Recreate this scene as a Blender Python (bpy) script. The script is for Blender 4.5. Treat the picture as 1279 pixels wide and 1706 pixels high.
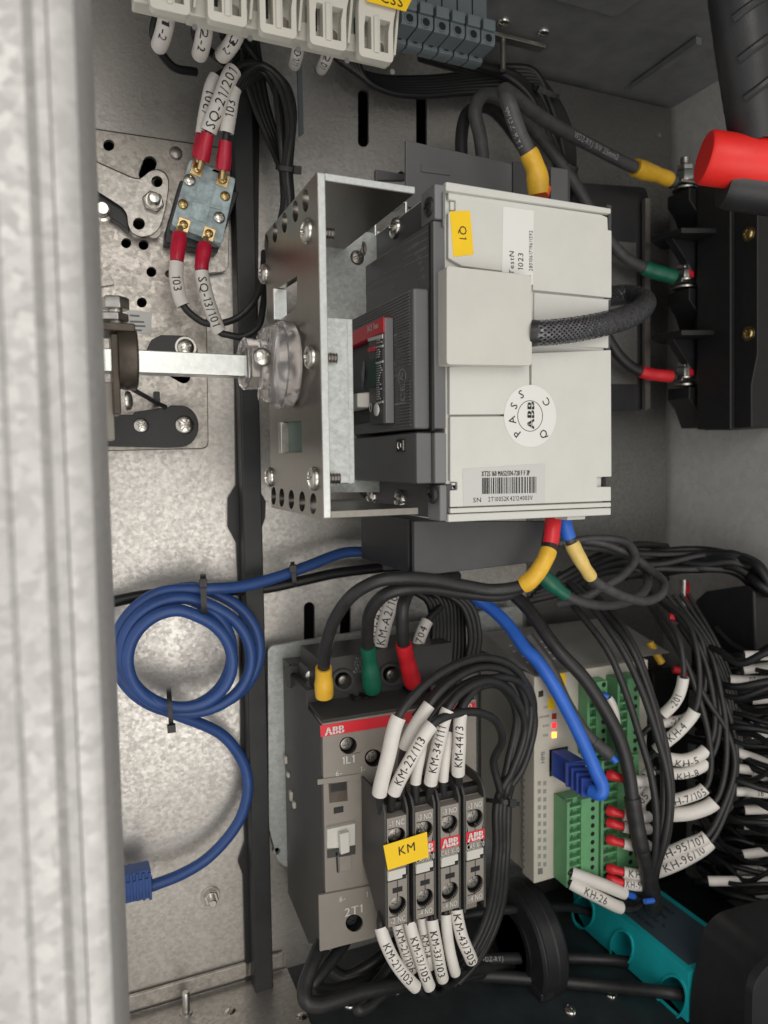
import bpy, bmesh, math, random
from mathutils import Vector, Matrix, Quaternion
from mathutils.geometry import tessellate_polygon
random.seed(7)
R = math.radians
S = bpy.context.scene
for o in list(bpy.data.objects): bpy.data.objects.remove(o)
C = S.collection

# ---------------------------------------------------------------- camera
F = 1205.0; CU = 639.5; CV = 853.0
dY = Vector((-520, -78, F)).normalized()
dX = Vector((2810, -118, F)); dX = (dX - dY * dX.dot(dY)).normalized()
dZ = -(dY.cross(dX)) if dY.cross(dX).y > 0 else dY.cross(dX)
cam_d = bpy.data.cameras.new('camera'); cam = bpy.data.objects.new('camera', cam_d); C.objects.link(cam)
cam_d.sensor_fit = 'VERTICAL'; cam_d.sensor_height = 36; cam_d.lens = 36 * F / 1706
cam_d.clip_start = 0.01; cam_d.clip_end = 50
right = Vector((dX.x, dY.x, dZ.x)); down = Vector((dX.y, dY.y, dZ.y)); fwd = Vector((dX.z, dY.z, dZ.z))
m = Matrix.Identity(4)
for i in range(3):
    m[i][0] = right[i]; m[i][1] = -down[i]; m[i][2] = -fwd[i]
cam.matrix_world = m
cam_d.dof.use_dof = True; cam_d.dof.focus_distance = 0.325; cam_d.dof.aperture_fstop = 10
S.camera = cam
S.render.resolution_x = 768; S.render.resolution_y = 1024
S.view_settings.view_transform = 'Standard'; S.view_settings.look = 'None'
S.view_settings.exposure = 0.0; S.view_settings.gamma = 1.0

# ---------------------------------------------------------------- light: room lamp upper left, two fill lamps added low in front, ambient
W = bpy.data.worlds.new('World'); S.world = W; W.use_nodes = True
bg = W.node_tree.nodes['Background']; bg.inputs[0].default_value = (1.0, 0.985, 0.96, 1); bg.inputs[1].default_value = 0.78
def lamp(name, loc, target, size, power, col=(1, 0.95, 0.88), sy=None, spread=180):
    d = bpy.data.lights.new(name, 'AREA'); d.energy = power; d.color = col; d.size = size; d.spread = R(spread)
    if sy: d.shape = 'RECTANGLE'; d.size_y = sy
    o = bpy.data.objects.new(name, d); C.objects.link(o); o.location = loc
    o.rotation_euler = (Vector(target) - Vector(loc)).to_track_quat('-Z', 'Y').to_euler()
    return o
lamp('room_lamp', (-0.10, -0.70, 0.36), (0.0, 0.38, -0.10), 0.5, 2.6, (1, .94, .86))
lamp('low_fill', (0.0, -0.25, -0.35), (0.0, 0.38, -0.10), 0.4, 0.50, (1, .95, .88))
lamp('fill_lamp', (0.15, -0.45, -0.30), (0.0, 0.38, -0.10), 0.5, 1.1, (1, .95, .88))

# ---------------------------------------------------------------- measuring: a picture point on a plane of the place (mm)
def ray(u, v):
    r = Vector(((u - CU) / F, (v - CV) / F, 1)); return Vector((r.dot(dX), r.dot(dY), r.dot(dZ)))
def P(u, v, y): r = ray(u, v); return r * (y / 1000 / r.y)
def PX(u, v, x): r = ray(u, v); return r * (x / r.x)
def PZ(u, v, z): r = ray(u, v); return r * (z / r.z)
def PP(pts, y): return [P(a[0], a[1], y) for a in pts]
def px(y): return y / 1000 / 1140.0     # about one photo pixel at depth y

# ---------------------------------------------------------------- materials
MT = {}
def M(name, col, rough=.5, metal=0.0, ns=0, na=0.0, bump=0.0, bs=900, trans=0, spec=.5, emit=None, es=1, ra=0.0, ior=1.45, coat=0):
    if name in MT: return MT[name]
    mt = bpy.data.materials.new(name); mt.use_nodes = True; nt = mt.node_tree; b = nt.nodes['Principled BSDF']
    b.inputs['Base Color'].default_value = (*col, 1); b.inputs['Roughness'].default_value = rough
    b.inputs['Metallic'].default_value = metal; b.inputs['Specular IOR Level'].default_value = spec
    b.inputs['IOR'].default_value = ior; b.inputs['Coat Weight'].default_value = coat
    if trans: b.inputs['Transmission Weight'].default_value = trans
    if emit: b.inputs['Emission Color'].default_value = (*emit, 1); b.inputs['Emission Strength'].default_value = es
    tc = nt.nodes.new('ShaderNodeTexCoord')
    if na or ra:
        n = nt.nodes.new('ShaderNodeTexNoise'); n.inputs['Scale'].default_value = ns; n.inputs['Detail'].default_value = 6
        n.inputs['Roughness'].default_value = .65
        nt.links.new(tc.outputs['Object'], n.inputs['Vector'])
        if na:
            cr = nt.nodes.new('ShaderNodeValToRGB'); e = cr.color_ramp.elements
            e[0].position = .3; e[1].position = .7
            e[0].color = (*[max(0, c * (1 - na)) for c in col], 1); e[1].color = (*[min(1, c * (1 + na)) for c in col], 1)
            nt.links.new(n.outputs['Fac'], cr.inputs[0]); nt.links.new(cr.outputs[0], b.inputs['Base Color'])
        if ra:
            mr = nt.nodes.new('ShaderNodeMapRange'); mr.inputs['To Min'].default_value = max(.02, rough - ra); mr.inputs['To Max'].default_value = min(1, rough + ra)
            nt.links.new(n.outputs['Fac'], mr.inputs['Value']); nt.links.new(mr.outputs[0], b.inputs['Roughness'])
    if bump:
        n2 = nt.nodes.new('ShaderNodeTexNoise'); n2.inputs['Scale'].default_value = bs; n2.inputs['Detail'].default_value = 3
        nt.links.new(tc.outputs['Object'], n2.inputs['Vector'])
        bp = nt.nodes.new('ShaderNodeBump'); bp.inputs['Strength'].default_value = bump; bp.inputs['Distance'].default_value = .0004
        nt.links.new(n2.outputs['Fac'], bp.inputs['Height']); nt.links.new(bp.outputs[0], b.inputs['Normal'])
    MT[name] = mt; return mt
def galv(name, a, b_, rough=.42, metal=.75, scale=190, tint=(1, .97, .92), wv=.30, wn=.30, wg=.9, gs=620, bstr=.3):
    """zinc coated sheet: crystals of zinc, cloudy tarnish, fine grain"""
    mt = bpy.data.materials.new(name); mt.use_nodes = True; nt = mt.node_tree; L = nt.links.new; b = nt.nodes['Principled BSDF']
    tc = nt.nodes.new('ShaderNodeTexCoord')
    wpn = nt.nodes.new('ShaderNodeTexNoise'); wpn.inputs['Scale'].default_value = scale * 1.3; wpn.inputs['Detail'].default_value = 2
    L(tc.outputs['Object'], wpn.inputs['Vector'])
    add = nt.nodes.new('ShaderNodeVectorMath'); add.operation = 'MULTIPLY_ADD'
    add.inputs[1].default_value = (.0012, .0012, .0012); L(wpn.outputs['Color'], add.inputs[0]); L(tc.outputs['Object'], add.inputs[2])
    vo = nt.nodes.new('ShaderNodeTexVoronoi'); vo.inputs['Scale'].default_value = scale; L(add.outputs[0], vo.inputs['Vector'])
    sx = nt.nodes.new('ShaderNodeSeparateColor'); L(vo.outputs['Color'], sx.inputs[0])
    n = nt.nodes.new('ShaderNodeTexNoise'); n.inputs['Scale'].default_value = 60; n.inputs['Detail'].default_value = 9; n.inputs['Roughness'].default_value = .85
    L(tc.outputs['Object'], n.inputs['Vector'])
    g = nt.nodes.new('ShaderNodeTexNoise'); g.inputs['Scale'].default_value = gs; g.inputs['Detail'].default_value = 5; g.inputs['Roughness'].default_value = .7
    mp = nt.nodes.new('ShaderNodeMapping'); mp.inputs['Scale'].default_value = (.75, 1, 1.2); mp.inputs['Rotation'].default_value = (0, .5, 0); L(tc.outputs['Object'], mp.inputs['Vector']); L(mp.outputs[0], g.inputs['Vector'])
    m1 = nt.nodes.new('ShaderNodeMath'); m1.operation = 'MULTIPLY_ADD'; m1.inputs[1].default_value = wv; L(sx.outputs[0], m1.inputs[0])
    m0 = nt.nodes.new('ShaderNodeMath'); m0.operation = 'MULTIPLY'; m0.inputs[1].default_value = wn; L(n.outputs['Fac'], m0.inputs[0]); L(m0.outputs[0], m1.inputs[2])
    m2 = nt.nodes.new('ShaderNodeMath'); m2.operation = 'MULTIPLY_ADD'; m2.inputs[1].default_value = wg; L(g.outputs['Fac'], m2.inputs[0]); L(m1.outputs[0], m2.inputs[2])
    cr = nt.nodes.new('ShaderNodeValToRGB'); e = cr.color_ramp.elements; mid = (wv + wn + wg) / 2; sp = .5 * (wv * .5 + wn * .25 + wg * .22); e[0].position = max(0, mid - sp); e[1].position = min(1, mid + sp)
    e[0].color = (*[a * t for t in tint], 1); e[1].color = (*[b_ * t for t in tint], 1)
    L(m2.outputs[0], cr.inputs[0]); L(cr.outputs[0], b.inputs['Base Color'])
    b.inputs['Metallic'].default_value = metal
    mr = nt.nodes.new('ShaderNodeMapRange'); mr.inputs['From Min'].default_value = mid - sp; mr.inputs['From Max'].default_value = mid + sp
    mr.inputs['To Min'].default_value = rough + .1; mr.inputs['To Max'].default_value = rough - .06
    L(m2.outputs[0], mr.inputs['Value']); L(mr.outputs[0], b.inputs['Roughness'])
    bp = nt.nodes.new('ShaderNodeBump'); bp.inputs['Strength'].default_value = bstr; bp.inputs['Distance'].default_value = .00025
    L(m2.outputs[0], bp.inputs['Height']); L(bp.outputs[0], b.inputs['Normal'])
    MT[name] = mt; return mt
galv('galv_wall', .46, .60, .40, .90, 560, (1, .96, .905))
galv('galv_rail', .42, .50, .5, .5, 420, (1, .985, .96), wv=.5, wn=.5, wg=.5)
galv('galv_plate', .36, .54, .40, .85, 420, (1, .94, .86))
galv('galv_lever', .44, .58, .42, .75, 500, (1, .95, .88))
galv('galv_dark', .17, .23, .42, .85, 700, (1, .98, .94))  # dark zinc; on the wall sheet its tone carries the shade
galv('galv_light', .44, .56, .48, .7, 500, (.96, 1, .98))
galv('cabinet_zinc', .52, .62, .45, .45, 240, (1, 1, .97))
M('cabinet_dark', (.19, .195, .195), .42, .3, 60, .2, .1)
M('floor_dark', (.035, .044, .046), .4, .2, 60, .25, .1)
M('steel', (.50, .48, .45), .30, 1.0, 300, .18, ra=.08)
M('steel_dull', (.33, .31, .285), .36, .9, 120, .12, .1, 600, ra=.08)
M('steel_brushed', (.25, .235, .21), .30, 1.0, 400, .08, .06, 900, ra=.03)
M('zinc_bright', (.62, .64, .62), .3, 1.0, 500, .1, ra=.06)
M('screw_steel', (.60, .58, .54), .24, 1.0, 400, .1)
M('brass', (.50, .38, .18), .3, 1.0, 400, .15)
M('copper', (.66, .48, .24), .3, 1.0, 400, .2)
M('bronze', (.085, .07, .055), .42, .55, 90, .3, .2, 700)
M('black', (.012, .012, .013), .45, 0, 200, .2, .15)
M('black_hole', (.006, .006, .006), .7)
M('black_plastic', (.022, .022, .024), .38, 0, 150, .15, .25, 1500)
M('black_bar', (.025, .026, .028), .5, 0, 60, .25, .2, 1200)
M('black_wire', (.022, .022, .023), .42, 0, 180, .25, .2, 800)
M('grey_wire', (.06, .06, .062), .5, 0, 180, .3, .3, 700)
M('braid', (.075, .075, .082), .24, 0, 300, .5, spec=1.0)
M('braid_core', (.012, .012, .013), .6)
M('dark_grey', (.062, .062, .066), .42, 0, 90, .08, .2, 2200)
M('mid_grey', (.125, .125, .130), .36, 0, 60, .06, .15, 2200)
M('mid_grey_light', (.185, .185, .19), .34, 0, 60, .05, .12, 2200)
M('warm_grey', (.26, .235, .205), .42, 0, 90, .05, .25, 2500)
M('warm_dark', (.050, .048, .046), .42, 0, 90, .08, .25, 2500)
M('block_grey', (.13, .155, .165), .5, 0, 90, .08, .2, 1800)
M('white_plastic', (.60, .60, .565), .42, 0, 26, .055, .10, 1500, ra=.08)
M('beige_plastic', (.57, .555, .51), .45, 0, 30, .05, .12, 1500, ra=.06)
M('strip_white', (.60, .585, .52), .42, 0, 60, .04, .1, 1500)
M('plc_beige', (.52, .49, .425), .5, 0, 60, .05, .15, 1500)
M('plc_grey', (.27, .265, .25), .4, 0, 60, .1, .15, 1500)
M('sleeve_white', (.68, .65, .61), .45, 0, 120, .05, .1, 900)
M('paper_white', (.72, .72, .69), .5)
M('paper_grey', (.55, .55, .53), .5)
M('yellow_paper', (.86, .56, .01), .5, 0, 80, .04)
M('yellow_boot', (.72, .42, .035), .34, 0, 120, .14, .1, 500)
M('pale_yellow_boot', (.72, .52, .16), .3, 0, 120, .12, .1, 500)
M('red', (.62, .02, .03), .35, 0, 120, .12, .1, 600)
M('red_crimp', (.48, .012, .04), .3, 0, 150, .2, .1, 600)
M('red_cap', (.80, .025, .02), .42, 0, 60, .1, .15, 500)
M('red_print', (.66, .02, .035), .4)
M('orange', (.85, .12, .02), .5)
M('green_boot', (.01, .12, .07), .35, 0, 120, .15)
M('green_print', (.012, .055, .038), .5)
M('green_conn', (.13, .34, .16), .42, 0, 120, .08, .15, 1500)
M('green_dark', (.03, .12, .06), .5, 0, 120, .1)
M('pcb_green', (.03, .075, .055), .45)
M('blue_cable', (.026, .072, .24), .42, 0, 120, .12, .12, 700)
M('blue_bright', (.03, .14, .60), .36, 0, 120, .1, .1, 700)
M('blue_plug', (.025, .055, .27), .3, 0, 120, .15, .1, 700)
M('teal', (.016, .44, .48), .38, 0, 60, .1, .12, 1200)
M('teal_label', (.055, .08, .10), .45, 0, 60, .1)
M('ink', (.012, .012, .012), .6)
M('ink_grey', (.16, .16, .155), .6)
M('print_white', (.62, .62, .60), .5)
M('print_dim', (.36, .36, .36), .5)
M('clear', (.95, .92, .92), .10, 0, trans=.93, ior=1.36)
M('switch_clear', (.33, .42, .44), .12, 0, 130, .5, .25, 300, coat=.5)  # uneven tone stands in for inner parts and highlights of the cover
M('led_dim', (.35, .02, .02), .4)
M('led_red', (.6, .02, .02), .4, emit=(1, .03, .05), es=1.2)
M('led_hot', (.9, .3, .1), .4, emit=(1, .25, .03), es=5)

# ---------------------------------------------------------------- mesh builders
WL = {}
def wl(o): return WL.get(o.name, Vector((0, 0, 0))) if o else Vector((0, 0, 0))
class MB:
    def __init__(s): s.v = []; s.f = []
    def add(s, vs, fs):
        n = len(s.v); s.v += [Vector(a) for a in vs]; s.f += [tuple(i + n for i in f) for f in fs]; return s
    def hexa(s, p):      # p[0..3] one face, p[4..7] the opposite
        return s.add(p, [(3, 2, 1, 0), (4, 5, 6, 7), (0, 1, 5, 4), (1, 2, 6, 5), (2, 3, 7, 6), (3, 0, 4, 7)])
    def box(s, a, b):
        x0, x1 = sorted((a[0], b[0])); y0, y1 = sorted((a[1], b[1])); z0, z1 = sorted((a[2], b[2]))
        return s.hexa([(x0, y0, z0), (x1, y0, z0), (x1, y0, z1), (x0, y0, z1), (x0, y1, z0), (x1, y1, z0), (x1, y1, z1), (x0, y1, z1)])
    def prism(s, poly, ext, holes=()):
        ext = Vector(ext); loops = [list(map(Vector, poly))] + [list(map(Vector, h)) for h in holes]
        flat = [p for l in loops for p in l]; n = len(flat)
        tris = tessellate_polygon(loops)
        if not holes and len(poly) <= 4: caps = [tuple(range(len(poly)))]
        else: caps = [tuple(t) for t in tris]
        fs = [c for c in caps] + [tuple(i + n for i in reversed(c)) for c in caps]
        k = 0
        for l in loops:
            q = len(l)
            for i in range(q): a = k + i; b = k + (i + 1) % q; fs.append((a, b, b + n, a + n))
            k += q
        return s.add(flat + [p + ext for p in flat], fs)
    def tube(s, pts, r, seg=10, cap=True, ref=None):
        pts = [Vector(p) for p in pts]; n = len(pts); rr = r if isinstance(r, (list, tuple)) else [r] * n
        vs = []; fs = []; T0 = next((b - a).normalized() for a, b in zip(pts, pts[1:]) if (b - a).length > 1e-7); T = T0
        N = T0.orthogonal().normalized()
        for i in range(n):
            dd = pts[min(i + 1, n - 1)] - pts[max(i - 1, 0)]
            if dd.length > 1e-7: T = dd.normalized()
            N = (N - T * N.dot(T)).normalized(); B = T.cross(N)
            for k in range(seg):
                a = 2 * math.pi * k / seg; vs.append(pts[i] + (N * math.cos(a) + B * math.sin(a)) * rr[i])
        for i in range(n - 1):
            for k in range(seg):
                k2 = (k + 1) % seg; fs.append((i * seg + k, i * seg + k2, (i + 1) * seg + k2, (i + 1) * seg + k))
        if cap: fs.append(tuple(reversed(range(seg)))); fs.append(tuple(range((n - 1) * seg, n * seg)))
        return s.add(vs, fs)
    def lathe(s, o, ax, prof, seg=24):    # prof: (distance along axis, radius)
        ax = Vector(ax).normalized(); N = ax.orthogonal().normalized(); B = ax.cross(N); o = Vector(o); vs = []; fs = []
        for t, r in prof:
            for k in range(seg):
                a = 2 * math.pi * k / seg; vs.append(o + ax * t + (N * math.cos(a) + B * math.sin(a)) * max(r, 1e-6))
        m_ = len(prof)
        for i in range(m_ - 1):
            for k in range(seg):
                k2 = (k + 1) % seg; fs.append((i * seg + k, i * seg + k2, (i + 1) * seg + k2, (i + 1) * seg + k))
        fs.append(tuple(reversed(range(seg)))); fs.append(tuple(range((m_ - 1) * seg, m_ * seg)))
        return s.add(vs, fs)
    def cyl(s, a, b, r, seg=20): a = Vector(a); b = Vector(b); return s.lathe(a, b - a, [(0, r), ((b - a).length, r)], seg)
    def mesh(s, name, ctr, angle=38):
        me = bpy.data.meshes.new(name); me.from_pydata([p - ctr for p in s.v], [], s.f)
        bm = bmesh.new(); bm.from_mesh(me); bmesh.ops.recalc_face_normals(bm, faces=bm.faces); bm.to_mesh(me); bm.free()
        me.shade_smooth(); me.set_sharp_from_angle(angle=R(angle)); return me
    def build(s, name, mat, parent=None, bevel=0, label=None, cat=None, group=None, kind=None, seg=2, angle=38):
        lo = Vector([min(p[i] for p in s.v) for i in range(3)]); hi = Vector([max(p[i] for p in s.v) for i in range(3)])
        ctr = (lo + hi) / 2; 
        if not parent: ctr.z = lo.z
        me = s.mesh(name, ctr, angle); me.materials.append(MT[mat] if isinstance(mat, str) else mat)
        return link(me, name, ctr, parent, bevel, label, cat, group, kind, seg)
def link(me, name, ctr, parent=None, bevel=0, label=None, cat=None, group=None, kind=None, seg=2):
    o = bpy.data.objects.new(name, me); C.objects.link(o); WL[o.name] = Vector(ctr)
    if parent: o.parent = parent; o.location = Vector(ctr) - wl(parent)
    else: o.location = ctr
    if bevel:
        b = o.modifiers.new('bevel', 'BEVEL'); b.width = bevel / 1000; b.segments = seg; b.limit_method = 'ANGLE'; b.angle_limit = R(40)
        b.use_clamp_overlap = True; b.harden_normals = True
    return tag(o, label, cat, group, kind)
def tag(o, label=None, cat=None, group=None, kind=None):
    if label: o['label'] = label
    if cat: o['category'] = cat
    if group: o['group'] = group
    if kind: o['kind'] = kind
    return o
def thing(name, label, cat, loc, group=None):
    o = bpy.data.objects.new(name, None); C.objects.link(o); o.empty_display_size = .01; o.location = loc; WL[o.name] = Vector(loc)
    return tag(o, label, cat, group)
def part(name, mat, parent, mb, bevel=0, **k): return mb.build(name, mat, parent, bevel, **k)

def spline(pts, n=8):
    q = [Vector(p) for p in pts]
    if len(q) == 2: return [q[0].lerp(q[1], i / n) for i in range(n + 1)]
    ext = [q[0] * 2 - q[1]] + q + [q[-1] * 2 - q[-2]]; out = []
    for i in range(len(q) - 1):
        p0, p1, p2, p3 = ext[i:i + 4]
        t0 = 0; t1 = t0 + max((p1 - p0).length, 1e-6) ** .5; t2 = t1 + max((p2 - p1).length, 1e-6) ** .5; t3 = t2 + max((p3 - p2).length, 1e-6) ** .5
        for k in range(n):
            t = t1 + (t2 - t1) * k / n
            a1 = p0 * ((t1 - t) / (t1 - t0)) + p1 * ((t - t0) / (t1 - t0)); a2 = p1 * ((t2 - t) / (t2 - t1)) + p2 * ((t - t1) / (t2 - t1))
            a3 = p2 * ((t3 - t) / (t3 - t2)) + p3 * ((t - t2) / (t3 - t2))
            b1 = a1 * ((t2 - t) / (t2 - t0)) + a2 * ((t - t0) / (t2 - t0)); b2 = a2 * ((t3 - t) / (t3 - t1)) + a3 * ((t - t1) / (t3 - t1))
            out.append(b1 * ((t2 - t) / (t2 - t1)) + b2 * ((t - t1) / (t2 - t1)))
    out.append(q[-1]); return out
def fillY(pts):      # (u,v,y) with y missing: carry the last one
    o = []; y = 300
    for p in pts:
        if len(p) > 2: y = p[2]
        o.append(P(p[0], p[1], y))
    return o

# ---------------------------------------------------------------- lettering
TXT = {}; CAP = 1.0
ONE = ([Vector(p) for p in ((.29, 0, 0), (.41, 0, 0), (.41, 1, 0), (.32, 1, 0), (.12, .84, 0), (.12, .74, 0), (.29, .86, 0))], [(0, 1, 2, 3, 6), (3, 4, 5, 6)], .08, .46)
def glyph(ch):
    if ('g', ch) in TXT: return TXT[('g', ch)]
    if ch == '1': TXT[('g', ch)] = ONE; return ONE
    cu = bpy.data.curves.new('t', 'FONT'); cu.body = ch; cu.resolution_u = 2; cu.size = 1
    ob = bpy.data.objects.new('t', cu); me = bpy.data.meshes.new_from_object(ob)
    vs = [v.co / CAP for v in me.vertices]; fs = [tuple(p.vertices) for p in me.polygons]
    bpy.data.objects.remove(ob); bpy.data.curves.remove(cu); bpy.data.meshes.remove(me)
    g = (vs, fs, min([v.x for v in vs] or [0]), max([v.x for v in vs] or [.32])); TXT[('g', ch)] = g; return g
CAP = max(v.y for v in glyph('H')[0]); TXT.clear()
def tmesh(s):
    if s in TXT: return TXT[s]
    V = []; Fc = []; x = 0
    for ch in s:
        vs, fs, x0, x1 = glyph(ch); n = len(V); V += [Vector((v.x - x0 + x, v.y, 0)) for v in vs]; Fc += [tuple(i + n for i in f) for f in fs]; x += x1 - x0 + .20
    w = max(x - .20, .01); V = [Vector((v.x - w / 2, v.y - .5, 0)) for v in V]
    TXT[s] = (V, Fc, w); return TXT[s]
def bold(mb, vs, fs, d, fn):
    for dx, dy in ((0, 0), (d, 0), (-d, 0), (0, d), (0, -d)): mb.add([fn(v.x + dx, v.y + dy) for v in vs], fs)
def text(parent, s, o, ex, ey, h, mat='ink', w=None, b=0, name='lettering', off=.00012):
    """flat print: centred at o, cap height h (m)"""
    vs, fs, wd = tmesh(s)
    if not vs: return
    ex = Vector(ex).normalized(); ey = Vector(ey).normalized(); n = ex.cross(ey); o = Vector(o)
    if n.dot(-o) < 0: n = -n
    kx = (w / wd) if w else h; mb = MB(); i = 0
    for dx, dy in (((0, 0), (b, 0), (-b, 0)) if b else ((0, 0),)):
        mb.add([o + ex * (v.x * kx + dx * h) + ey * (v.y * h) + n * (off + i * .00002) for v in vs], fs); i += 1
    return mb.build(name, mat, parent)

def emblem(parent, o, ex, ey, h, w, ink, ground):
    text(parent, 'ABB', o, ex, ey, h, ink, w, b=.075); ex = Vector(ex).normalized(); ey = Vector(ey).normalized(); n = ex.cross(ey); o = Vector(o)
    if n.dot(-o) < 0: n = -n
    mb = MB(); q = lambda x, y: o + ex * x + ey * y + n * .00024
    for x0, x1, y0, y1 in ((-.52 * w, .52 * w, -.09 * h - .03 * h, -.09 * h + .03 * h), (-.335 * w - .02 * h, -.335 * w + .02 * h, -.5 * h, .5 * h), (.025 * w, .025 * w + .05 * h, -.5 * h, .5 * h), (.375 * w, .375 * w + .05 * h, -.5 * h, .5 * h)):
        mb.add([q(x0, y0), q(x1, y0), q(x1, y1), q(x0, y1)], [(0, 1, 2, 3)])
    mb.build('emblem_gaps', ground, parent)
# ---------------------------------------------------------------- screws
SC = {}
def screw_mesh(kind):
    if kind in SC: return SC[kind]
    mb = MB(); nr, na = 12, 40; vs = [Vector((0, 0, .32))]; fs = []
    for i in range(1, nr + 1):
        r = i / nr
        for k in range(na):
            a = 2 * math.pi * k / na; x, y = r * math.cos(a), r * math.sin(a); z = .55 * math.sqrt(max(0, 1 - r * r * .8)) - .1
            if kind == 'cross':
                if (abs(x) < .15 or abs(y) < .15) and r < .66: z -= .26
            elif kind == 'slot' and abs(y) < .13: z -= .25
            if i == nr: z = 0
            vs.append(Vector((x, y, z)))
    if kind == 'plain': vs[0].z = .45
    for k in range(na): fs.append((0, 1 + k, 1 + (k + 1) % na))
    for i in range(nr - 1):
        for k in range(na):
            a = 1 + i * na + k; b = 1 + i * na + (k + 1) % na; fs.append((a, a + na, b + na, b))
    mb.add(vs, fs)
    nb = len(mb.v); mb.add([Vector((math.cos(2 * math.pi * k / na), math.sin(2 * math.pi * k / na), -.12)) for k in range(na)], [])
    for k in range(na): a = 1 + (nr - 1) * na + k; b = 1 + (nr - 1) * na + (k + 1) % na; mb.f.append((a, nb + k, nb + (k + 1) % na, b))
    SC[kind] = mb; return mb
SME = {}
def screw(parent, p, n, r, kind='cross', mat='screw_steel', rot=None, name='screw', label=None, cat=None, group=None, flat=1.0):
    key = (kind, mat)
    if key not in SME: me = screw_mesh(kind).mesh('screw', Vector((0, 0, 0)), 50); me.materials.append(MT[mat]); SME[key] = me
    o = link(SME[key], name, p, parent, 0, label, cat, group)
    q = Vector(n).to_track_quat('Z', 'Y') @ Quaternion((0, 0, 1), rot if rot is not None else random.random() * 3)
    o.rotation_mode = 'QUATERNION'; o.rotation_quaternion = q; o.scale = (r, r, r * flat); return o
NY = Vector((0, -1, 0)); NX = Vector((-1, 0, 0)); NZ = Vector((0, 0, 1)); EX = Vector((1, 0, 0)); EZ = NZ
def hexnut(mb, p, n, r, h):
    mb.lathe(p, n, [(0, r), (h * .85, r), (h, r * .9)], 6); return mb
def disc(u, v, y, ru, rv=None, n=24, a0=0):
    rv = rv or ru; return [P(u + ru * math.cos(2 * math.pi * k / n), v + rv * math.sin(2 * math.pi * k / n), y) for k in range(n)]
def discX(u, v, x, ru, rv, n=20): return [PX(u + ru * math.cos(2 * math.pi * k / n), v + rv * math.sin(2 * math.pi * k / n), x) for k in range(n)]
def slot(u0, v0, u1, v1, r, y, n=10):
    d = Vector((u1 - u0, v1 - v0)).normalized(); a0 = math.atan2(d.y, d.x); out = []
    for (cu, cv, s) in ((u1, v1, -math.pi / 2), (u0, v0, math.pi / 2)):
        for k in range(n + 1): a = a0 + s + math.pi * k / n; out.append(P(cu + r * math.cos(a), cv + r * math.sin(a), y))
    return out
def rounded(pts, r, n=5):     # 2-D corners rounded
    out = []; m_ = len(pts); pts = [Vector(p) for p in pts]
    for i in range(m_):
        a, b, c = pts[i - 1], pts[i], pts[(i + 1) % m_]; rr = min(r, (a - b).length * .45, (c - b).length * .45)
        p = b + (a - b).normalized() * rr; q = b + (c - b).normalized() * rr
        for k in range(n + 1): t = k / n; out.append(p * (1 - t) ** 2 + b * 2 * t * (1 - t) + q * t * t)
    return out

# ---------------------------------------------------------------- cables
def cut_text(s):
    if ('cut', s) in TXT: return TXT[('cut', s)]
    vs, fs, wd = tmesh(s); me = bpy.data.meshes.new('t'); me.from_pydata(vs, [], fs); bm = bmesh.new(); bm.from_mesh(me)
    for k in range(-5, 6): bmesh.ops.bisect_plane(bm, geom=bm.verts[:] + bm.edges[:] + bm.faces[:], plane_co=(0, k * .1, 0), plane_no=(0, 1, 0))
    k = -wd / 2
    while k < wd / 2: bmesh.ops.bisect_plane(bm, geom=bm.verts[:] + bm.edges[:] + bm.faces[:], plane_co=(k, 0, 0), plane_no=(1, 0, 0)); k += .35
    bm.verts.index_update(); v2 = [v.co.copy() for v in bm.verts]; f2 = [tuple(v.index for v in f.verts) for f in bm.faces]; bm.free(); bpy.data.meshes.remove(me)
    TXT[('cut', s)] = (v2, f2, wd); return TXT[('cut', s)]
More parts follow.
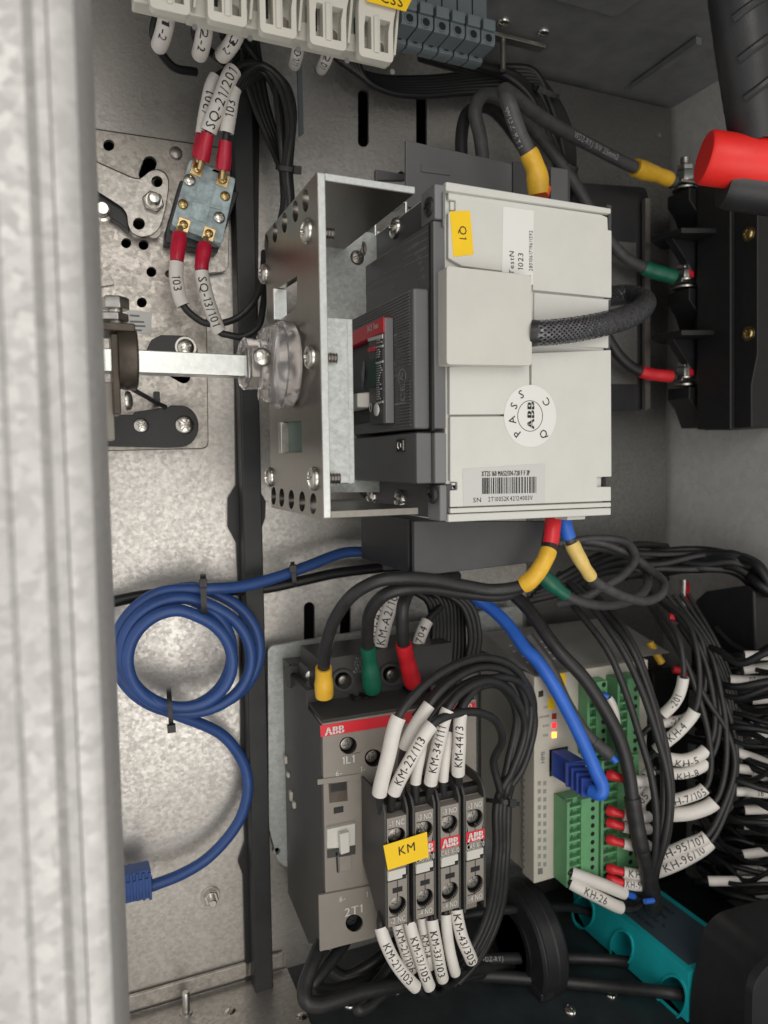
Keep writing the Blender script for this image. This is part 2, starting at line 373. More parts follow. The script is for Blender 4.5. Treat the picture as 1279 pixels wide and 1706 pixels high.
class Cable:
    """one cable: a mesh thing with sleeves, boots and ferrules as its parts; control points are (u, v, depth mm)"""
    def __init__(s, pts, r, label, cat='wire', mat='black_wire', name='control_wire', group=None, n=8, seg=10, parent=None):
        s.n = n; s.pts = spline(fillY(pts), n); s.r = r
        s.o = MB().tube(s.pts, r, seg).build(name, mat, parent, label=None if parent else label, cat=None if parent else cat, group=group, angle=60)
        s.L = [0]
        for a, b in zip(s.pts, s.pts[1:]): s.L.append(s.L[-1] + (b - a).length)
    def at(s, d):
        d = min(max(d, 0), s.L[-1] - 1e-7)
        lo = 0
        while s.L[lo + 1] < d: lo += 1
        t = (d - s.L[lo]) / max(1e-9, s.L[lo + 1] - s.L[lo]); p = s.pts[lo].lerp(s.pts[lo + 1], t)
        a = s.pts[max(lo - 1, 0)]; b = s.pts[min(lo + 2, len(s.pts) - 1)]; return p, (b - a).normalized()
    def d(s, t): i = t * s.n; k = min(int(i), len(s.L) - 2); return s.L[k] + (s.L[k + 1] - s.L[k]) * (i - k)
    def cover(s, t0, t1, r, mat, name, rr=None, open_=False, label=None, seg=16):
        a, b = s.d(t0), s.d(t1); k = max(6, int((b - a) / .0018)); pts = [s.at(a + (b - a) * i / k)[0] for i in range(k + 1)]
        if rr: rad = [r + (rr - r) * min(1, max(0, (i / k - .35) / .3)) for i in range(k + 1)]
        else: rad = [r] * (k + 1)
        mb = MB()
        if open_:    # a loose sleeve: wall thickness at both mouths
            tin = r - .00045
            mb.tube([pts[0]] + pts + [pts[-1]], [tin] + rad + [tin], seg, False)
            mb.tube([pts[0], pts[0].lerp(pts[1], .9)], [tin, tin], seg, False); mb.tube([pts[-1].lerp(pts[-2], .9), pts[-1]], [tin, tin], seg, False)
        else:
            ph = random.random() * 6; rad = [q * (1 + .022 * math.sin(i * 1.3 + ph) + .018 * math.sin(i * .55 + ph * 2)) for i, q in enumerate(rad)]
            rad[0] *= .95; rad[-1] *= .93; mb.tube([pts[0].lerp(pts[1], .02)] + pts, [rad[0] * .86] + rad, seg)
        return mb.build(name, mat, s.o, label=label, angle=50)
    def sleeve(s, t0, t1, r, txt=None, flip=False, h=None, roll=0.0, pos=.5, mat='sleeve_white', ink='ink'):
        o = s.cover(t0, t1, r, mat, 'marker_sleeve', open_=True)
        if txt: s.mark(o, t0, t1, r, txt, flip, h, roll, pos, ink)
        return o
    def mark(s, o, t0, t1, r, txt, flip=False, h=None, roll=0.0, pos=.5, ink='ink'):
        vs, fs, wd = cut_text(txt); h = h or r * 1.15
        a, b = s.d(t0), s.d(t1); mid = a + (b - a) * pos; sg = -1 if flip else 1; mb = MB(); out = []
        kx = h if wd * h < (b - a) * .97 else (b - a) * .97 / wd
        kx *= .92
        for v in vs:
            p, T = s.at(mid + sg * v.x * kx); T = T * sg
            N = (-p); N = (N - T * N.dot(T)).normalized(); B = N.cross(T)
            ang = v.y * h / r + roll; out.append(p + (N * math.cos(ang) + B * math.sin(ang)) * (r + .00012))
        mb.add(out, fs); mb.build('lettering', ink, o, angle=180)
def tie(u, v, y, du, dv, label, w=2.2, t=.9, head=1, depth=6, group=None):
    """plastic cable tie: a band round a bundle with its locking head; (du,dv) half extent across the bundle in photo pixels"""
    a = P(u - du, v - dv, y); b = P(u + du, v + dv, y); c = (a + b) / 2; ax = (b - a).normalized(); hw = (b - a).length / 2
    n = (-c).normalized(); n = (n - ax * n.dot(ax)).normalized(); al = ax.cross(n); mb = MB(); vs = []; k = 20; hd = depth / 1000
    for i in range(k):
        g = 2 * math.pi * i / k; cs, sn = math.cos(g), math.sin(g)
        e = lambda q: math.copysign(abs(q) ** .7, q)
        p = c + ax * e(cs) * hw + n * e(sn) * hd; o_ = (ax * cs + n * sn) * t / 1000
        for q in (p - al * w / 2000, p + al * w / 2000, p + al * w / 2000 + o_, p - al * w / 2000 + o_): vs.append(q)
    fs = []
    for i in range(k):
        j = (i + 1) % k
        for q in range(4): fs.append((i * 4 + q, i * 4 + (q + 1) % 4, j * 4 + (q + 1) % 4, j * 4 + q))
    mb.add(vs, fs)
    o = mb.build('cable_tie', 'black_plastic', label=label, cat='cable tie', group=group)
    h = MB(); q = c - ax * hw * .75 * head + n * (hd + .0005); s_ = .0019
    h.hexa([q + al * i * s_ + ax * j * s_ - n * .001 for i, j in ((-1, -1), (1, -1), (1, 1), (-1, 1))] + [q + al * i * s_ + ax * j * s_ + n * .0018 for i, j in ((-1, -1), (1, -1), (1, 1), (-1, 1))])
    h.build('locking_head', 'black_plastic', o, .3); return o
# ================================================================ the cabinet
YW = 390
zF = P(210, 1692, YW).z; zC = P(1000, 150, YW).z; xR = P(1115, 580, YW).x; xL = -.30; yN = .12
holes = []
wall_slots = [(605, 158, 605, 236, 9), (702, 160, 702, 240, 9), (515, 1012, 515, 1075, 9), (575, 1003, 575, 1060, 9)]
for a in wall_slots: holes.append(slot(*a, YW))
plate_holes = [(181, 242, 9.5), (210, 405, 8.5), (239, 408, 8.5), (252, 453, 8.5), (236, 504, 8.5), (264, 305, 8), (231, 373, 9.5)]
for u, v, r in plate_holes: holes.append(disc(u, v, YW, r * 1.1, n=16))
holes.append(slot(250, 272, 243, 292, 12, YW)); holes.append(slot(292, 620, 306, 628, 11, YW))
holes.append(disc(668, 291, YW, 6, n=12)); holes.append(disc(463, 1418, YW, 6, n=12))
wp = [Vector((xL, YW / 1000, zF)), Vector((xR - .0028, YW / 1000, zF)), Vector((xR - .0028, YW / 1000, zC - .002)), Vector((xL, YW / 1000, zC - .002))]
MB().prism(wp, (0, .002, 0), holes).build('back_wall', 'galv_wall', kind='structure')
MB().box((xL, .43, zF), (xR + .02, .434, zC)).build('dark_backing', 'black', kind='structure')  # added black backing so the wall holes read as dark
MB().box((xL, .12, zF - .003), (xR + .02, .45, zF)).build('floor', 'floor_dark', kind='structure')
xs_ = P(478, 1660, YW).x
MB().box((xL, .20, zF + .0001), (xs_, .389, zF + .0012)).build('floor_plate', 'galv_wall', kind='structure', bevel=.2)
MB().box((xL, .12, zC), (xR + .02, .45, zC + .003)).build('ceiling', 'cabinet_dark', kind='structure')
MB().box((xR, .0, zF), (xR + .003, .45, zC)).build('side_wall', 'cabinet_zinc', kind='structure')
MB().box((P(880, 600, 388.6).x, .3886, zF + .0002), (xR - .0032, .3897, zC - .0024)).build('back_wall_shade', 'galv_dark', kind='structure')  # shade right of the breaker, put in as a darker, smoother sheet
# floor lip and fixings
MB().box(P(150, 1700, YW - 1) * 1.0, (P(470, 1600, YW).x, YW / 1000 - .003, zF + .012)).build('floor_lip', 'galv_plate', bevel=.4, label='low galvanised steel lip running along the floor at the back wall', cat='steel lip')
G = 'screws in the cabinet floor'
for (u, v, lb) in ((383, 1688, 'round screw in the floor left of the black vertical bar'), (503, 1697, 'brass coloured screw in the floor right of the black bar foot'),
                   (582, 1674, 'pale screw in the floor half hidden behind the looped black cables'), (660, 1650, 'pale screw head in the floor under the white marker sleeves'),
                   (950, 1684, 'round screw in the floor beside the black ring'), (1018, 1657, 'round screw in the floor under the turquoise block')):
    p = PZ(u, v, zF); screw(None, p + NZ * .0004, NZ, .0034, 'slot', name='screw', label=lb, cat='screw', group=G)
p = PZ(310, 1690, zF); sb = MB(); sb.lathe(p, NZ, [(0, .0035), (.002, .0035), (.0022, .002), (.012, .002), (.0125, .0016)], 14)
sb.build('threaded_stud', 'steel', label='threaded steel stud standing on the floor at the lower left', cat='stud')
# nut on the wall
p = P(350, 1492, YW); t = thing('wall_bolt', 'bolt end with nut and washer on the left back wall below the blue plug', 'bolt', p)
part('washer', 'steel', t, MB().lathe(p, NY, [(0, .0052), (.001, .0052)], 24), .2)
part('nut', 'screw_steel', t, hexnut(MB(), p + NY * .001, NY, .0042, .003), .2)
part('bolt_end', 'screw_steel', t, MB().lathe(p + NY * .004, NY, [(0, .0022), (.004, .0022), (.0045, .0018)], 16))

# ceiling screws, bar and stay
for u, v, lb in ((839, 36, 'bright screw in the dark ceiling right beside the grey terminal blocks'), (905, 53, 'bright screw in the dark ceiling further from the grey terminal blocks')):
    p = PZ(u, v, zC); screw(None, p - NZ * .0004, -NZ, .0036, 'plain', name='screw', label=lb, cat='screw', group='screws in the cabinet ceiling')
a = PZ(800, 58, zC - .006); b = PZ(905, 84, zC - .006)
mb = MB(); d = (b - a).normalized(); sd = Vector((-d.y, d.x, 0)) * .003
mb.prism([a - sd, b - sd, b + sd, a + sd], (0, 0, .002)); o = mb.build('rail_end', 'steel_dull', label='narrow steel rail end under the ceiling beside the grey terminal blocks', cat='rail', bevel=.3)
MB().cyl(a.lerp(b, .35), a.lerp(b, .35) - NZ * .016, .0016, 10).build('stud', 'steel_dull', o)
mb = MB(); q = [PZ(1050, 140, zC - .001), PZ(1160, 60, zC - .001)]; mb.prism([q[0], q[0] + EX * .004, q[1] + EX * .004, q[1]], (0, 0, -.004))
mb.build('ceiling_seam', 'cabinet_dark', label='folded sheet seam running along the ceiling towards the corner', cat='sheet seam', bevel=.3)
mb = MB(); q = PZ(880, 0, zC - .001), PZ(1028, 22, zC - .001); mb.box((q[0].x, q[1].y - .03, zC - .004), (q[1].x, q[1].y, zC - .0005))
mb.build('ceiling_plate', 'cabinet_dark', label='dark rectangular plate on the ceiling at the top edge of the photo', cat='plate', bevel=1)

# ================================================================ steel rail in the foreground (bent profile standing upright)
prof = [(-80, 171), (-30, 170), (10, 169.6), (14, 170.0), (18, 170.2), (22, 169.7), (72, 169.6), (77, 170.0), (81, 170.5), (86, 169.8), (91, 168.9), (110, 168.4), (112, 168.9), (114, 168.4), (140, 168.6), (155, 169.5), (166, 172), (174, 177), (180, 185), (183, 196), (184, 225)]
pp = [Vector((P(u, 853, y).x, y / 1000, 0)) for u, y in prof]
inn = [p + Vector((-.0015 if i > 16 else 0, .0016 if i <= 19 else 0, 0)) for i, p in enumerate(pp)]
mb = MB(); zt, zb = .22, -.24; n = len(pp)
vs = [Vector((p.x, p.y, zb)) for p in pp] + [Vector((p.x, p.y, zt)) for p in pp] + [Vector((p.x, p.y, zb)) for p in inn] + [Vector((p.x, p.y, zt)) for p in inn]
fs = []
for i in range(n - 1): fs += [(i, i + 1, n + i + 1, n + i), (2 * n + i, 3 * n + i, 3 * n + i + 1, 2 * n + i + 1), (i, 2 * n + i, 2 * n + i + 1, i + 1), (n + i, n + i + 1, 3 * n + i + 1, 3 * n + i)]
fs += [(0, n, 3 * n, 2 * n), (n - 1, 3 * n - 1, 4 * n - 1, 2 * n - 1)]
mb.add(vs, fs).build('steel_rail', 'galv_rail', label='broad galvanised steel rail standing blurred in the left foreground', cat='steel rail', angle=25)

# ================================================================ black vertical bar
t = thing('black_bar', 'long black bar running up the back wall left of the breaker and contactor', 'bar', P(434, 1675, YW - 8))
xa0 = P(397, 600, YW - 12).x; xa1 = P(429, 600, YW - 12).x
z0 = P(434, 1680, YW - 12).z; z1 = P(400, 85, YW - 12).z
part('bar', 'black_bar', t, MB().prism([Vector((xa0, .376, z0 + .003)), Vector((xa0 + .006, .376, z0)), Vector((xa1, .376, z0 + .004)), Vector((xa1, .376, z1)), Vector((xa0, .376, z1))], (0, .0125, 0)), .8)
def gap(pts, nm='dark_gap'): part(nm, 'black', t, MB().prism(PP(pts, YW - 3), (0, .0025, 0)), .3)  # dark gap between the wall sheets, put in as a flat black strip
gap([(388, 90), (433, 90), (430, 480), (428, 810), (443, 835), (442, 862), (433, 890), (436, 1000), (440, 1450), (441, 1640), (410, 1640), (405, 1460), (397, 1438), (408, 1405), (402, 1250), (398, 1000), (394, 905), (380, 878), (380, 830), (393, 808), (389, 500)])

# ================================================================ operating mechanism on the left
YM = 384
t = thing('mechanism_plate', 'galvanised steel mechanism plate with drilled holes on the left back wall', 'plate', P(240, 745, YM))
ol = rounded([(90, 206), (319, 240), (384, 250), (379, 452), (342, 454), (346, 746), (90, 752)], 12)
hs = [disc(u, v, YM, r, n=20) for u, v, r in plate_holes] + [slot(249, 272, 242, 290, 12, YM), slot(292, 620, 306, 628, 11, YM), disc(281, 456, YM, 6.5, n=14)]
part('plate', 'galv_plate', t, MB().prism(PP(ol, YM), (0, .003, 0), hs))
part('edge_shade', 'bronze', t, MB().prism(PP([(a + 1.2, b - 2.0 if b < 600 else b + 1.5) for a, b in (tuple(q)[:2] for q in ol)], YM + 3.2), (0, .0008, 0), [disc(u, v, YM + 3.2, r * 1.1, n=20) for u, v, r in plate_holes] + [slot(249, 272, 242, 290, 13, YM + 3.2), slot(292, 620, 306, 628, 12, YM + 3.2)]))  # contact shade round the plate, put in as a dark shifted layer
part('half_round_tab', 'galv_plate', t, MB().prism(PP([(150, 445), (170, 449), (182, 456), (190, 470), (189, 474), (150, 480)], YM - 2), (0, .0015, 0)), .2)
pp = P(292.5, 256.5, YM); part('rivet_screw', 'steel_dull', t, MB().lathe(pp, NY, [(0, .0032), (.002, .003), (.0026, .0022)], 18), .2)
part('sticker', 'paper_grey', t, MB().prism(PP([(212, 516), (253, 520), (251, 557), (212, 553)], YM - .3), (0, .0002, 0)))
for i, (a, b) in enumerate(((524, 16), (534, 24), (541, 26), (548, 20))):
    part('print_line', 'ink_grey', t, MB().prism(PP([(216, a), (216 + b, a + 1), (216 + b, a + 4), (216, a + 3)], YM - .5), (0, .0001, 0)))
# lever
YL = 374
t = thing('lever', 'flat silver lever with two holes and a hex bolt on the mechanism plate', 'lever', P(235, 395, YL))
lev = [(100, 238), (162.7, 271.7), (219.6, 297), (232.3, 299.2), (240.7, 292.8), (249, 285.4), (262, 282.7), (274.5, 288.6), (280.4, 301.3), (279.5, 318), (275.5, 343.5), (271.3, 362), (265, 380), (253.4, 391), (236, 394.5), (221, 388.8), (213.3, 375), (212.2, 358), (204.9, 345.6), (163.7, 319.2), (100, 280)]
part('arm', 'galv_lever', t, MB().prism(PP(rounded(lev, 6, 3), YL), (0, .0011, 0), [disc(261.4, 302.3, YL, 9.5), disc(231.2, 372.6, YL, 10)]), .2)
part('shaded_arm_core', 'bronze', t, MB().prism(PP([(a + 1.6, b - 1.8) for a, b in (tuple(q)[:2] for q in rounded(lev, 6, 3))], YL + 1.2), (0, .0045, 0), [disc(261.4, 302.3, YL + 1.2, 10), disc(231.2, 372.6, YL + 1.2, 10.5)]))  # lever thickness, darkened and shifted to put in its shaded edge line
c = P(254.4, 338.2, YL); part('bolt_head', 'steel_dull', t, hexnut(MB(), c, NY, .0052, .003), .3)
part('washer', 'steel', t, MB().lathe(c + NY * .0031, NY, [(0, .0039), (.0008, .0039)], 24), .15)
part('bolt_end', 'screw_steel', t, MB().lathe(c + NY * .0039, NY, [(0, .003), (.003, .003), (.0042, .0022), (.0044, .0006)], 24))
part('pivot_spacer', 'steel_dull', t, MB().cyl(c, c - NY * .0095, .004))
part('spacer', 'steel_dull', t, MB().cyl(P(255, 384, YL + 4), P(255, 384, YM), .0035))
t2 = MB().prism(PP([(100, 285), (162, 319), (206, 345), (216, 366), (215, 386), (202, 374), (165, 350), (100, 318)], YL + 3.2), (0, .005, 0)).build('black_link', 'black_plastic', label='black link bar under the edge of the silver lever', cat='bar', bevel=.6)
c = P(170, 350, YM - 8); t2 = MB().lathe(c - NY * .008, NY, [(0, .0046), (.006, .0046), (.0065, .0034), (.0105, .0034), (.0112, .0026)], 20).build('steel_pin', 'screw_steel', label='pale round pin sticking out beside the foreground rail below the lever', cat='pin')

# limit switch
YS = 366
t = thing('limit_switch', 'translucent blue grey limit switch with four terminals beside the black bar', 'switch', P(330, 410, YS))
q = [(316, 264), (393, 296), (369.5, 407), (285, 375)]
part('base', 'black_plastic', t, MB().prism(PP([(300, 300), (398, 320), (362, 421), (274, 404), (276, 384)], YS + 9), (0, .0088, 0)), .6)
body = part('body', 'switch_clear', t, MB().prism(PP(rounded(q, 7, 3), YS), (0, .0088, 0)), .5)
part('front_ridge', 'switch_clear', t, MB().prism(PP([(318, 331), (370, 347), (369, 350), (317, 334)], YS - .8), (0, .0009, 0)), .1)
ex = (P(393, 296, YS) - P(316, 264, YS)).normalized(); ez = (P(316, 264, YS) - P(285, 375, YS)).normalized()
part('centre_plate', 'switch_clear', t, MB().prism(PP([(331, 303), (357, 313), (343, 372), (316, 361)], YS - .5), (0, .0006, 0)), .1)
for u, v in ((328, 281), (371.5, 299), (306, 374), (348, 389)):
    c = P(u, v, YS - .9); part('terminal_plate', 'copper', t, MB().prism([c - ex * .0028 - ez * .0032, c + ex * .0028 - ez * .0032, c + ex * .0028 + ez * .003, c - ex * .0028 + ez * .003], (0, .0012, 0)), .2)
    screw(t, c, NY, .0021, 'cross', 'brass')
for u, v, mt in ((315.6, 300.2, 'screw_steel'), (365, 362.4, 'screw_steel'), (305, 340, 'brass'), (375, 326.6, 'brass')):
    screw(t, P(u, v, YS - .5), NY, .0029 if mt == 'screw_steel' else .0024, 'cross', mt)
# its wires
px_ = px(360)
def crimped(pts, lb, sl, txt, flip, r=12, cr=11.5, roll=0, ct=(0, 1)):
    w = Cable(pts, .0017, lb, 'wire', 'black_wire', 'switch_wire', n=8)
    w.cover(ct[0], ct[1], cr * px_, 'red_crimp', 'crimp_terminal', rr=cr * px_ * .9)
    part('ring_tongue', 'copper', w.o, MB().tube([w.pts[0], w.pts[0] + (w.pts[0] - w.pts[1]).normalized() * .004], .0015, 8))
    w.sleeve(sl[0], sl[1], r * px_, txt, flip, roll=roll); return w
crimped([(335.5, 268, 361), (346, 222, 357), (366, 170, 352), (389, 117, 350), (410, 106, 352), (440, 112, 355), (468, 150), (480, 215), (474, 283), (478, 330), (470, 380)], 'black switch wire with marker sleeve SQ-21/201 and red crimp', (1.05, 3), 'SQ-21/201', False, 12.5)
crimped([(331, 264, 366), (337, 226, 364), (345, 178, 360), (360, 130, 358), (400, 112, 360), (440, 122, 362), (462, 165), (472, 220), (470, 283), (472, 340), (462, 390)], 'black switch wire with marker sleeve half hidden behind the SQ-21/201 sleeve', (1.05, 3), '/201', False, 11)
crimped([(371.5, 284, 361), (375.5, 235, 357), (382, 190, 354), (390, 148, 352), (412, 118, 353), (435, 108, 354), (470, 135), (486, 200), (478, 283), (482, 340), (478, 390)], 'black switch wire with a short marker sleeve 103 above the switch', (1.3, 3), '103', False, 11)
crimped([(299, 391, 361), (294, 437, 358), (294, 470), (305.4, 509), (320, 525), (345, 539), (390, 532), (422, 502), (436, 465, 362), (440, 420, 372)], 'black switch wire with a short marker sleeve 103 below the switch', (1.02, 3), '103', False, 10.5)
crimped([(341, 408, 361), (335.5, 452, 358), (345.5, 500), (358, 535), (367, 554), (380, 558), (404, 561), (429, 545), (438, 510, 362), (441, 460, 372)], 'black switch wire with marker sleeve SQ-13/101 below the switch', (1.02, 4), 'SQ-13/101', False, 11)
for k in range(7):
    f = k / 6
    Cable([(398 + 6 * k, 150 - 4 * k, 358 + k * 2), (420 + 5 * k, 112 + 1.5 * k, 358 + k * 2), (452 + 4 * k, 122 + 3 * k), (462 + 4.5 * k, 180), (468 + 3 * k, 240), (471 + 2 * k, 283, 360 + k), (474 + 2 * k, 330), (466 + 4 * k, 390, 372)], .0016,
          'thin black wire in the arched bundle above the steel bracket', 'wire', group='wires of the arched bundle above the bracket')
for k in range(4):
    Cable([(405 + 7 * k, 60, 372), (408 + 9 * k, 120, 370), (425 + 7 * k, 180), (450 + 5 * k, 240), (468 + 3 * k, 283, 364)], .0016, 'thin black wire hanging straight into the arched bundle', 'wire', group='wires hanging into the arched bundle')
tie(478, 281, 357, 15, 2, 'black cable tie round the arched wire bundle above the bracket', head=-1, depth=5)
mb = MB(); mb.prism(PP([(494, 95), (503, 95), (506, 222), (498, 228)], 372), (0, .001, 0)); mb.build('tie_tail', 'block_grey', label='grey plastic tie tail hanging below the white terminal strip', cat='cable tie', bevel=.2)

# ---- operating shaft, coupling and bearing
YB0, YB1 = 255, 331
XB = P(533, 575, YB0).x
YC = 293
zc = P(470, 609, YC).z
za, zb_ = P(320, 587, YC - 4).z, P(320, 624, YC - 4).z
t = thing('square_shaft', 'bright square steel shaft running from the bearing to the clear coupling', 'shaft', P(300, 620, YC))
part('shaft', 'zinc_bright', t, MB().box((P(120, 605, YC).x, YC / 1000 - .0045, zb_), (P(412, 605, YC).x, YC / 1000 + .0045, za)), .5)
t = thing('shaft_coupling', 'clear plastic flanged coupling on the end of the square shaft', 'coupling', P(450, 650, YC))
x0 = P(402, 609, YC).x; x1 = P(455, 609, YC).x; rh = (P(430, 567, YC).z - P(430, 653, YC).z) / 2; rf = (P(480, 538, YC).z - P(480, 682, YC).z) / 2
xf1 = XB - .0004; xf0 = XB - .0115
cx = Vector((0, YC / 1000, zc))
part('hub', 'clear', t, MB().lathe(cx + EX * x0, EX, [(0, rh * .9), (.001, rh), (.004, rh), (.0045, rh * .97), (xf0 - x0 - .0002, rh * .97)], 40))
part('flange', 'clear', t, MB().lathe(cx + EX * xf0, EX, [(0, rf * .82), (.0012, rf * .86), (.003, rf * .9), (.0055, rf * .93), (.0058, rf), (xf1 - xf0 - .001, rf), (xf1 - xf0, rf * .96)], 48))
part('core', 'steel_dull', t, MB().box((P(412, 600, YC).x + .0002, YC / 1000 - .0045, zc - .005), (xf0 - .003, YC / 1000 + .0045, zc + .005)), .5)
screw(t, Vector((P(437, 600, YC - rh * 1000).x, YC / 1000 - rh - .0002, zc + .0015)), NY, .0037, 'cross', rot=.5)
for a in (.9, 2.3, 4.1, 5.3):
    p = cx + EX * (xf0 - .0004) + Vector((0, math.cos(a), math.sin(a))) * rf * .78; part('flange_pin', 'clear', t, MB().lathe(p - EX * .0002, EX, [(0, .0022), (.0002, .0026), (.0005, .0026)], 14))
t = thing('bearing_block', 'dark bronze bearing bracket holding the left end of the square shaft', 'bracket', P(200, 690, YC))
yb = YC / 1000
part('top_plate', 'bronze', t, MB().box((P(140, 540, YC).x, yb - .008, P(200, 551, YC - 8).z), (P(222, 540, YC).x, yb + .012, P(200, 537, YC - 8).z)), .6)
part('collar', 'bronze', t, MB().lathe(Vector((P(196, 600, YC).x, yb, zc)), EX, [(0, .0112), (.0022, .0118), (.006, .0118), (.0068, .0108)], 32))
part('web', 'bronze', t, MB().box((P(184, 600, YC).x, yb - .0065, P(195, 690, YC - 6).z), (P(197, 600, YC).x, yb + .008, P(195, 556, YC - 6).z)), .6)
part('cheek', 'warm_grey', t, MB().box((P(150, 600, YC).x, yb - .003, P(195, 734, YC).z), (P(186, 600, YC).x, yb + .006, P(195, 638, YC).z)), .6)
c = P(192, 516, YC); hb = part('hex_bolt', 'steel', t, hexnut(MB(), c, NZ, .0052, .0045).lathe(c - NZ * .0055, NZ, [(0, .0026), (.0056, .0026)], 16), .3)
part('nut', 'steel', t, hexnut(MB(), P(188, 537, YC) + NZ * .0002, NZ, .0058, .003), .3)
screw(t, P(213, 668, YC - 2), EX + NY * .3, .0038, 'plain')
t = thing('lower_black_arm', 'long black arm with rounded end and two screws low on the mechanism plate', 'lever', P(260, 745, 372))
ar = [(120, 690), (222, 691), (224, 686), (281, 678), (284, 675)] + [(300 + 31 * math.cos(a), 710 + 35 * math.sin(a)) for a in [R(-80 + 15 * k) for k in range(12)]] + [(281, 746), (120, 742)]
part('arm', 'black_plastic', t, MB().prism(PP(ar, 372), (0, .007, 0)), .5)
part('spacer', 'black', t, MB().cyl(P(307, 708, 379), P(307, 708, 383.5), .005))
screw(t, P(235, 709, 371.8), NY, .0037, 'cross'); screw(t, P(307, 708, 371.8), NY, .0047, 'cross')
part('peg', 'black_plastic', t, MB().box(P(257, 676, 371), (P(266, 652, 371).x, .377, P(266, 652, 371).z)), .4)
t = thing('upper_black_arm', 'short black arm with rounded end and a screw above the square shaft', 'lever', P(285, 605, 374))
ar = [(225, 592), (244, 584), (252, 566), (268, 558)] + [(305 + 24 * math.cos(a), 583 + 24 * math.sin(a)) for a in [R(-90 + 18 * k) for k in range(11)]] + [(240, 607)]
part('arm', 'black_plastic', t, MB().prism(PP(ar, 374), (0, .006, 0)), .5)
part('washer', 'steel', t, MB().lathe(P(309, 579, 374), NY, [(0, .0052), (.0008, .0052)], 24)); screw(t, P(309, 578.5, 373), NY, .0042, 'cross')
part('spacer', 'black', t, MB().cyl(P(305, 583, 380), P(305, 583, 383.5), .005))
Cable([(196, 633, 300), (220, 648, 330), (245, 662, 355), (262, 672, 368), (276, 678, 371)], .0011, 'thin black spring wire from the bearing to the lower black arm', 'spring', 'black_plastic', 'spring_wire', n=5, seg=8)

# ================================================================ steel bracket in front of the breaker
t = thing('steel_bracket', 'perforated U shaped steel bracket standing in front of the breaker', 'bracket', P(520, 864, 290))
zt = P(533, 287, YB0).z; zb = P(541, 864, YB0).z; y0, y1 = YB0 / 1000, YB1 / 1000
ol = [Vector((XB, y0, zb)), Vector((XB, y1, zb)), Vector((XB, y1, zt)), Vector((XB, y0, zt))]
hs = [discX(u, v, XB, a, b, 18) for u, v, a, b in ((508.7, 334, 5.5, 19), (491.8, 352, 5, 18), (473.5, 371, 4.5, 17), (457.5, 388, 4, 16.5), (443.5, 407, 3.4, 16),
      (455.5, 826, 4, 15), (469, 829, 4.3, 15.5), (485, 832, 4.8, 16), (503, 835.5, 5.2, 17), (521.5, 839, 5.6, 17.5))]
hs += [[PX(a, b, XB) for a, b in ((462, 481), (494.6, 460), (493.7, 514), (463.6, 534))], [PX(a, b, XB) for a, b in ((469, 703), (502, 700), (503, 754), (469, 755))]]
part('front_plate', 'steel_brushed', t, MB().prism(ol, (.003, 0, 0), hs), .25)
xf = P(690, 300, YB0).x
part('lit_sheet_edge', 'zinc_bright', t, MB().box((XB + .0002, y0 - .0004, zb + .0004), (XB + .0028, y0 - .0001, zt - .0004)), .1)  # near edges of the bent sheet, their lit look put into brighter metal
part('lit_sheet_edge', 'zinc_bright', t, MB().box((XB + .003, y0 - .0004, zt - .0026), (xf, y0 - .0001, zt - .0002)), .1)
part('top_flange', 'steel_brushed', t, MB().box((XB + .003, y0, zt - .0028), (xf, y1, zt)), .3)
part('bottom_flange', 'steel_brushed', t, MB().box((XB + .003, y0, zb), (P(697, 858, YB0).x, y1, zb + .0028)), .3)
fl = rounded([(500, 403), (571, 406), (592, 388), (618, 387), (632, 398), (640, 820), (500, 820)], 5, 3)
part('rear_flange', 'galv_light', t, MB().prism(PP(fl, YB1 + .3), (0, .002, 0), [disc(605, 415, YB1 + .3, 6, 13, 16)]))
screw(t, P(595, 429, YB1), NY, .0035, 'cross', 'steel_dull')
for u, v in ((511.5, 385), (440, 456.6), (517, 595), (449.5, 794.7), (522.7, 797.5)):
    p = PX(u, v, XB - .0002); screw(t, p, NX, .0047, 'cross', 'screw_steel', flat=1.1)
    part('screw_tail', 'steel', t, MB().lathe(p + EX * .0034, EX, [(0, .0022)] + [(.0006 * k + .0003, .0022 if k % 2 else .0018) for k in range(12)], 14))
part('window_rim', 'zinc_bright', t, MB().box(PX(461, 482, XB) - EX * .002, PX(464, 533, XB) + EX * .004), .3)
part('window_rim', 'steel', t, MB().box(PX(470, 704, XB) - EX * .002, PX(476, 755, XB) + EX * .004), .3)
t = thing('spacer_plate', 'pale zinc plated panel standing between the steel bracket and the breaker', 'panel', P(562, 805, 262))
part('panel', 'galv_light', t, MB().box(P(538, 806, 268), P(580, 531, 268) + Vector((0, .002, 0))), .3)
part('fold', 'galv_light', t, MB().box((P(580.4, 806, 268).x, .268, P(580, 806, 268).z), (P(587, 531, 268).x, .325, P(580, 531, 268).z)), .3)
part('circuit_plate', 'pcb_green', t, MB().box(P(530, 757, 300) + Vector((-.012, -.02, 0)), P(532, 698, 300) + Vector((-.010, .03, 0))))
for v in (712, 738): part('pad', 'paper_grey', t, MB().box(PX(491, v + 7, XB + .004), PX(503, v - 7, XB + .0047)))
